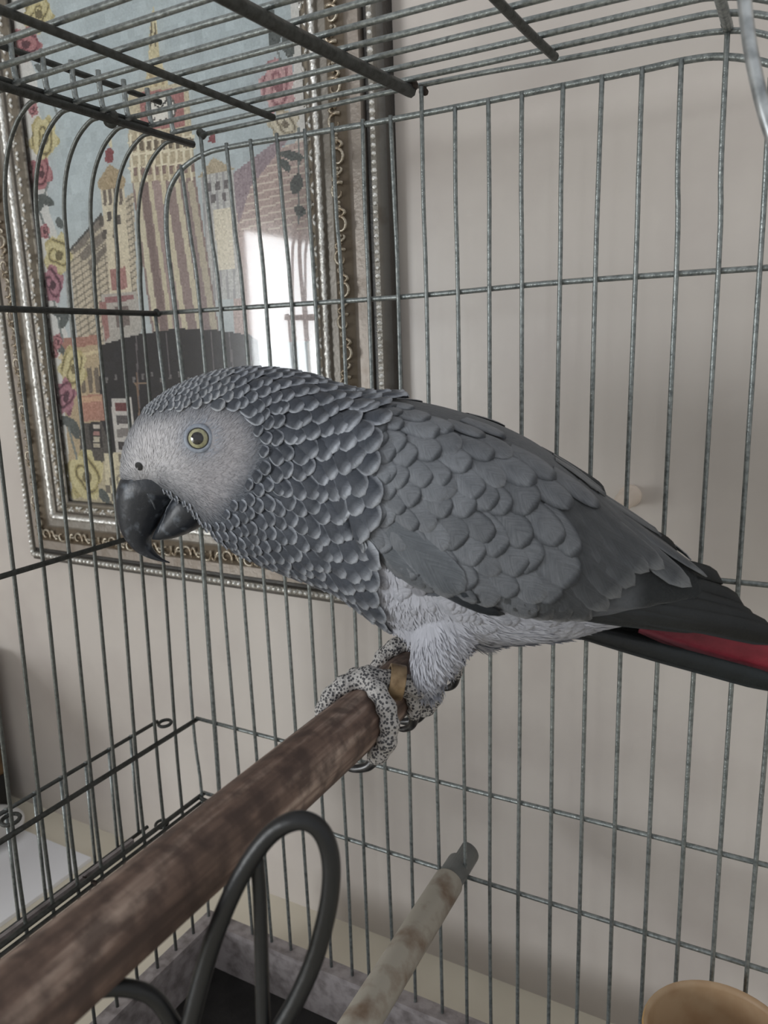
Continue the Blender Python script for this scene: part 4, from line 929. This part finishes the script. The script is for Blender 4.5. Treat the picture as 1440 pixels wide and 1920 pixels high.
# ---- fine down on face, thigh and belly (uncountable)
def down(name, n, test, length, width, colfn, flow, lift=0.25, seed=3):
    r = np.random.default_rng(seed); mb = MB(); tri = np.array([t.vertices[:] for t in bm2.loop_triangles]); 
    A, B_, C_ = BV[tri[:, 0]], BV[tri[:, 1]], BV[tri[:, 2]]; cen = (A + B_ + C_) / 3
    ok = test(seen(cen), cen); idx = np.nonzero(ok)[0]
    if not len(idx): return
    ar = np.linalg.norm(np.cross(B_[idx] - A[idx], C_[idx] - A[idx]), axis=1); pick = r.choice(idx, n, p=ar / ar.sum())
    w1 = r.random((n, 2)); sq = np.sqrt(w1[:, :1]); P = A[pick] * (1 - sq) + B_[pick] * sq * (1 - w1[:, 1:]) + C_[pick] * sq * w1[:, 1:]
    Nn = np.cross(B_[pick] - A[pick], C_[pick] - A[pick]); Nn /= np.linalg.norm(Nn, axis=1, keepdims=True)
    vn = BNv[tri[pick, 0]]; Nn = vn
    S = seen(P); D = flow(S, P); D = D + r.normal(0, 0.22, D.shape); D = D - Nn * (D * Nn).sum(1, keepdims=True); D /= np.linalg.norm(D, axis=1, keepdims=True)
    sd = np.cross(D, Nn); L = length * r.uniform(0.6, 1.3, (n, 1)); W = width * r.uniform(0.7, 1.3, (n, 1))
    a0, a1 = P - sd * W / 2, P + sd * W / 2; m0 = P + D * L * 0.55 + Nn * L * lift * 0.5 - sd * W * 0.45; m1 = P + D * L * 0.55 + Nn * L * lift * 0.5 + sd * W * 0.45; tp = P + D * L + Nn * L * lift
    V_ = np.stack([a0, a1, m1, m0, tp], 1).reshape(-1, 3); F_ = []
    for i in range(n): F_ += [(5 * i, 5 * i + 1, 5 * i + 2, 5 * i + 3), (5 * i + 3, 5 * i + 2, 5 * i + 4)]
    c_ = np.repeat(colfn(S, r, n), 5, 0)
    o = mk(name, V_, F_, M['down'], parrot, True, cols=c_); tag(o, kind='stuff'); return o
bm2.calc_loop_triangles()
def flow_face(S, P):
    dx = np.stack([S[:, 0] - 262, S[:, 1] - 905], 1); dx /= np.linalg.norm(dx, axis=1, keepdims=True) + 1e-9
    return BA[None] * dx[:, :1] - UZ[None] * dx[:, 1:]
def col_face(S, r, n):
    k = sstep((polydist(S, FACE) + 18) / 62)[:, None]; de_ = np.hypot(S[:, 0] - 372, S[:, 1] - 824)[:, None]; q = np.exp(-(np.maximum(de_ - 20, 0) / 20) ** 2) * 0.6
    fz = sstep((S[:, :1] - 285) / 110) * 0.85; c = (C_FACE * (1 - fz) + C_FACE2 * fz) * k + lin((104, 109, 117)) * (1 - k); c = c * (1 - q) + lin((140, 152, 168)) * q
    return c * r.uniform(0.80, 1.10, (n, 1))
down('face_down', 11000, lambda S, P: (polydist(S, FACE) > -26) & (np.hypot(S[:, 0] - 372, S[:, 1] - 822) > 29) & (np.hypot(S[:, 0] - 261, S[:, 1] - 874) > 9), 11 * MPX, 2.0 * MPX, col_face, flow_face, 0.10, 3)
low_of = lambda S: np.interp(S[:, 0], WLOW[:, 0], WLOW[:, 1])
down('belly_down', 14000, lambda S, P: (S[:, 0] > 672) & (S[:, 0] < 1110) & (S[:, 1] > low_of(S) + 6), 30 * MPX, 6.0 * MPX, lambda S, r, n: C_BELLY * r.uniform(0.86, 1.06, (n, 1)), lambda S, P: BA[None] * np.clip((S[:, :1] - 760) / 200, -0.15, 1) - UZ[None] * np.clip((960 - S[:, :1]) / 160, 0.15, 1), 0.07, 5)
down('nape_down', 1500, lambda S, P: (S[:, 0] > 440) & (S[:, 0] < 720) & (S[:, 1] < np.interp(S[:, 0], TC[:, 0], TC[:, 1]) + 30), 16 * MPX, 2.0 * MPX, lambda S, r, n: lin((92, 96, 102)) * r.uniform(0.7, 1.1, (n, 1)), lambda S, P: BA[None] + 0.35 * UZ[None] + 0 * P, 0.45, 6)

# ---- beak
M['beak'] = mat('dark_beak', lin((40, 44, 51)), 0.38, spec=0.5, noise=(lin((96, 103, 112)), 0.56, 0.74), scale=190, bump=(0.25, 260))
M['beak_edge'] = mat('worn_beak_edge', lin((120, 124, 130)), 0.7, noise=(lin((70, 74, 80)), 0.4, 0.6), scale=400)
def loft(pairs, name, m, parent, sides=24, e=0.9, sub=5):
    P = catmull([np.array([*o, *i, w, la]) for (o, i, w, la) in pairs], sub); v_ = []; f_ = []
    for q in P:
        O, I = onB(q[0], q[1], q[5]), onB(q[2], q[3], q[5]); c, h = (O + I) / 2, (O - I) / 2
        for k in range(sides):
            a = 2 * math.pi * k / sides; ca, sa = math.cos(a), math.sin(a)
            v_.append(c + h * np.sign(ca) * abs(ca) ** e + BN * max(q[4], 0.3) * MPX * np.sign(sa) * abs(sa) ** e)
    n = len(P)
    for i in range(n - 1):
        for k in range(sides): f_.append((i * sides + k, i * sides + (k + 1) % sides, (i + 1) * sides + (k + 1) % sides, (i + 1) * sides + k))
    f_.append(tuple(range(sides - 1, -1, -1))); f_.append(tuple((n - 1) * sides + k for k in range(sides)))
    return mk(name, v_, f_, M[m], parent)
beak = loft([((250, 872), (362, 900), 44, 0), ((232, 893), (352, 926), 48, 0), ((223, 918), (333, 930), 46, 0), ((221, 945), (318, 948), 41, 0), ((224, 972), (306, 966), 36, 0), ((232, 998), (296, 985), 30, 0), ((246, 1021), (286, 1003), 23, 0), ((262, 1036), (281, 1018), 17, 0), ((281, 1046), (288, 1033), 11, 0), ((300, 1052), (302, 1046), 6, 0), ((318, 1056), (318, 1054), 1.5, 0)], 'upper_beak', 'beak', parrot)
lower = loft([((352, 915), (400, 972), 42, 0), ((334, 922), (390, 976), 44, 0), ((322, 940), (372, 990), 42, 0), ((312, 958), (350, 1001), 37, 0), ((303, 976), (328, 1008), 31, 0), ((294, 993), (308, 1011), 22, 0), ((288, 1006), (291, 1011), 10, 0)], 'lower_beak', 'beak', parrot)
def on_mesh(obj_list, pts, off=0.0004):
    vs_, fs_ = [], []
    for o in obj_list:
        b0 = len(vs_); mw = world_of(o); vs_ += [mw @ x.co for x in o.data.vertices]; fs_ += [tuple(i + b0 for i in p.vertices) for p in o.data.polygons]
    t = BVHTree.FromPolygons(vs_, fs_); out = []
    for (u_p, v_p) in pts:
        h = t.ray_cast(Vector(CAM), Vector(ray(u_p, v_p)).normalized())
        out.append((np.array(h[0]) + np.array(h[1]) * off) if h[0] is not None else None)
    return [x for x in out if x is not None]
for pl_ in ([(330, 928), (318, 944), (312, 955), (309, 968), (302, 985), (296, 1000)], [(276, 925), (286, 942), (292, 955)]):
    q = on_mesh([beak, lower], pl_, 0.0003)
    if len(q) > 2: mk('beak_edge', *tube(catmull(q, 4), [0.0005] * (len(catmull(q, 4)))), M['beak_edge'], beak)
# cere and nostril
hp, hn = hit(261, 874)
M['nostril_dark'] = mat('nostril_shade', lin((16, 16, 18)), 0.6)
def disc(c, n, r, name, m, parent, dome=0.3, asp=1.0, seg=24):
    v_, f_ = lathe([(r, 0.0), (r * 0.85, r * dome * 0.5), (r * 0.5, r * dome * 0.85), (0.00002, r * dome)], seg, c, n); return mk(name, v_, f_, M[m], parent)
disc(hp + hn * 0.0003, hn, 0.0020, 'nostril', 'nostril_dark', parrot, 0.12)  # raised dark disc: the nostril's inner shade is only its colour
# eye
M['iris'] = mat('pale_yellow_iris', lin((178, 176, 142)), 0.25, noise=(lin((146, 145, 116)), 0.4, 0.7), scale=900, coat=0.6)
M['pupil'] = mat('black_pupil', (0.003, 0.003, 0.003), 0.08, coat=1.0)
M['eyelid'] = mat('blue_grey_eyelid', lin((156, 164, 176)), 0.6, noise=(lin((128, 136, 150)), 0.4, 0.7), scale=500)
M['eyeline'] = mat('dark_eye_line', lin((46, 46, 46)), 0.5)
ep, en = hit(373, 822)
toC = CAM - ep; toC /= np.linalg.norm(toC); ez = en * 0.55 + toC * 0.45; ez /= np.linalg.norm(ez)
R_E = 0.0056; ec = ep - ez * R_E * 0.42
e1 = np.cross(ez, UZ); e1 /= np.linalg.norm(e1); e2 = np.cross(ez, e1)
def cap(a0, a1, rad, name, m, parent):
    v_, f_ = lathe([(rad * math.sin(a) + 1e-6, rad * math.cos(a)) for a in np.linspace(a0, a1, 8)], 32, ec, ez); return mk(name, v_, f_, M[m], parent)
eye = mk('eye', *lathe([(R_E * math.sin(a) + 1e-6, R_E * math.cos(a)) for a in np.linspace(0.45, 1.9, 14)], 32, ec, ez), M['iris'], parrot)
cap(0.0, 0.50, R_E * 1.004, 'pupil', 'pupil', eye)
th = 0.92; rr0 = R_E * math.sin(th); hh = R_E * math.cos(th)
ring = lambda r, h, n=28: [ec + ez * h + r * (math.cos(a) * e1 + math.sin(a) * e2 * 0.97) for a in np.linspace(0, 2 * math.pi, n + 1)[:-1]]
mk('eye_line', *tube(ring(rr0 * 1.01, hh + 0.0001), 0.00042, 7, True), M['eyeline'], eye)
mk('eyelid', *tube(ring(rr0 * 1.20, hh - 0.0006), 0.0012, 9, True), M['eyelid'], eye)

# ---- legs and feet
def scale_mat():
    m = bpy.data.materials.new('scaly_skin'); m.use_nodes = True; nt = m.node_tree; N = nt.nodes; L = nt.links; b = N['Principled BSDF']
    tc = N.new('ShaderNodeTexCoord'); vo = N.new('ShaderNodeTexVoronoi'); vo.inputs['Scale'].default_value = 780; L.new(tc.outputs['Object'], vo.inputs['Vector'])
    r = N.new('ShaderNodeValToRGB'); e = r.color_ramp.elements; e[0].position = 0.40; e[0].color = (*lin((74, 74, 77)), 1); e[1].position = 0.52; e[1].color = (*lin((184, 181, 178)), 1); L.new(vo.outputs['Distance'], r.inputs['Fac'])
    L.new(r.outputs['Color'], b.inputs['Base Color']); b.inputs['Roughness'].default_value = 0.7
    bp = N.new('ShaderNodeBump'); bp.inputs['Strength'].default_value = 0.7; bp.inputs['Distance'].default_value = 0.0008; bp.invert = True; L.new(vo.outputs['Distance'], bp.inputs['Height']); L.new(bp.outputs['Normal'], b.inputs['Normal'])
    return m
M['skin'] = scale_mat(); M['claw'] = mat('dark_claw', lin((40, 40, 42)), 0.3, spec=0.6, noise=(lin((78, 78, 80)), 0.5, 0.7), scale=300)
def PC(y, deg, h): a = math.radians(deg); return np.array([PXc + (PR + h) * math.cos(a), y, PZc + (PR + h) * math.sin(a)])
def fleshy(parts):
    """parts: list of (points, radii); knobbly toes merged into one skin"""
    mb = MB()
    for pts, rad in parts:
        P = catmull([np.append(p, r) for p, r in zip(pts, rad)], 8); n = len(P); P3 = [p[:3] for p in P]; R3 = [p[3] * (1 + 0.10 * math.sin(i * 0.9)) for i, p in enumerate(P)]
        d0 = P3[0] - P3[1]; d0 /= np.linalg.norm(d0) + 1e-9; d1 = P3[-1] - P3[-2]; d1 /= np.linalg.norm(d1) + 1e-9
        P3 = [P3[0] + d0 * R3[0] * 0.7] + P3 + [P3[-1] + d1 * R3[-1] * 0.7]; R3 = [R3[0] * 0.5] + R3 + [R3[-1] * 0.5]; mb.add(*tube(P3, R3, 14))
    me = bpy.data.meshes.new('tmp'); me.from_pydata([tuple(map(float, x)) for x in mb.v], [], mb.f); o = bpy.data.objects.new('tmp', me); COL.objects.link(o)
    r = o.modifiers.new('r', 'REMESH'); r.mode = 'VOXEL'; r.voxel_size = 0.0006; r.use_smooth_shade = True; s = o.modifiers.new('s', 'SMOOTH'); s.factor = 0.5; s.iterations = 3
    m2 = bpy.data.meshes.new_from_object(o.evaluated_get(bpy.context.evaluated_depsgraph_get())); bpy.data.objects.remove(o); return m2
def add_mesh(name, me, m, parent):
    o = bpy.data.objects.new(name, me); COL.objects.link(o); me.name = name; me.materials.clear(); me.materials.append(m); o.parent = parent; o.matrix_parent_inverse = world_of(parent).inverted(); return o
def foot(y, ankle, dy=0.0, tl=1.0):
    palm = PC(y, 92, 0.0034)
    parts = [([ankle, ankle * 0.5 + palm * 0.5 + np.array([0, 0, 0.0008]), palm + np.array([0, 0, 0.0006])], [0.0050, 0.0047, 0.0050]),
             ([palm, PC(y - 0.006, 118, 0.0036), PC(y - 0.010, 146, 0.0034), PC(y - 0.013, 174, 0.0032), PC(y - 0.014, 203, 0.0030)], [0.0050, 0.0042, 0.0040, 0.0036, 0.0032]),
             ([palm, PC(y + 0.004, 122, 0.0034), PC(y + 0.006, 150, 0.0032), PC(y + 0.007, 178, 0.0030)], [0.0048, 0.0040, 0.0036, 0.0032]),
             ([palm, PC(y - 0.0055, 62, 0.0038), PC(y - 0.0085, 30, 0.0038), PC(y - 0.0105, 2, 0.0038), PC(y - 0.012, -28, 0.0040), PC(y - 0.0125, -56, 0.0040)], [0.0050, 0.0042, 0.0043, 0.0042, 0.0041, 0.0041]),
             ([palm, PC(y + 0.007, 62, 0.0034), PC(y + 0.012, 30, 0.0032), PC(y + 0.015, 0, 0.0032), PC(y + 0.016, -25, 0.0030)], [0.0046, 0.0038, 0.0036, 0.0034, 0.0031])]
    ft = add_mesh('foot', fleshy(parts), M['skin'], parrot)
    def claw(pts): 
        P = catmull(pts, 6); n = len(P); mk('claw', *tube(P, [0.0023 * (1 - i / n) ** 0.7 + 0.0002 for i in range(n)], 10), M['claw'], ft)
    claw([PC(y - 0.0125, -56, 0.0048), PC(y - 0.0135, -72, 0.0068), PC(y - 0.0145, -94, 0.0078), PC(y - 0.0150, -114, 0.0064), PC(y - 0.0152, -130, 0.0035)])
    claw([PC(y + 0.016, -22, 0.0034), PC(y + 0.0165, -42, 0.0048), PC(y + 0.017, -62, 0.0044), PC(y + 0.0172, -78, 0.0026)])
    claw([PC(y - 0.014, 205, 0.0034), PC(y - 0.014, 222, 0.0046), PC(y - 0.014, 240, 0.0028)])
    claw([PC(y + 0.007, 178, 0.0034), PC(y + 0.007, 196, 0.0046), PC(y + 0.007, 216, 0.0028)])
    return ft, palm
ankle_n = onB(798, 1290, 0.019); ankle_f = onB(790, 1222, -0.020)
fn, palm_n = foot(-0.1405, ankle_n); ff2, palm_f = foot(-0.093, ankle_f)
# brass leg ring
M['brass'] = mat('worn_brass', lin((168, 144, 112)), 0.42, metal=0.6, noise=(lin((126, 104, 78)), 0.4, 0.7), scale=200, bump=(0.2, 400))
rd = palm_n - ankle_n; rd /= np.linalg.norm(rd); rc = ankle_n * 0.50 + palm_n * 0.5 + np.array([0, 0, 0.0005])
v_, f_ = lathe([(0.0062, -0.0033), (0.0076, -0.0035), (0.0078, -0.0031), (0.0078, 0.0031), (0.0076, 0.0035), (0.0062, 0.0033), (0.0062, -0.0033)], 36, rc, rd)
tag(mk('leg_ring', v_, f_, M['brass'], parrot), 'brass ring')
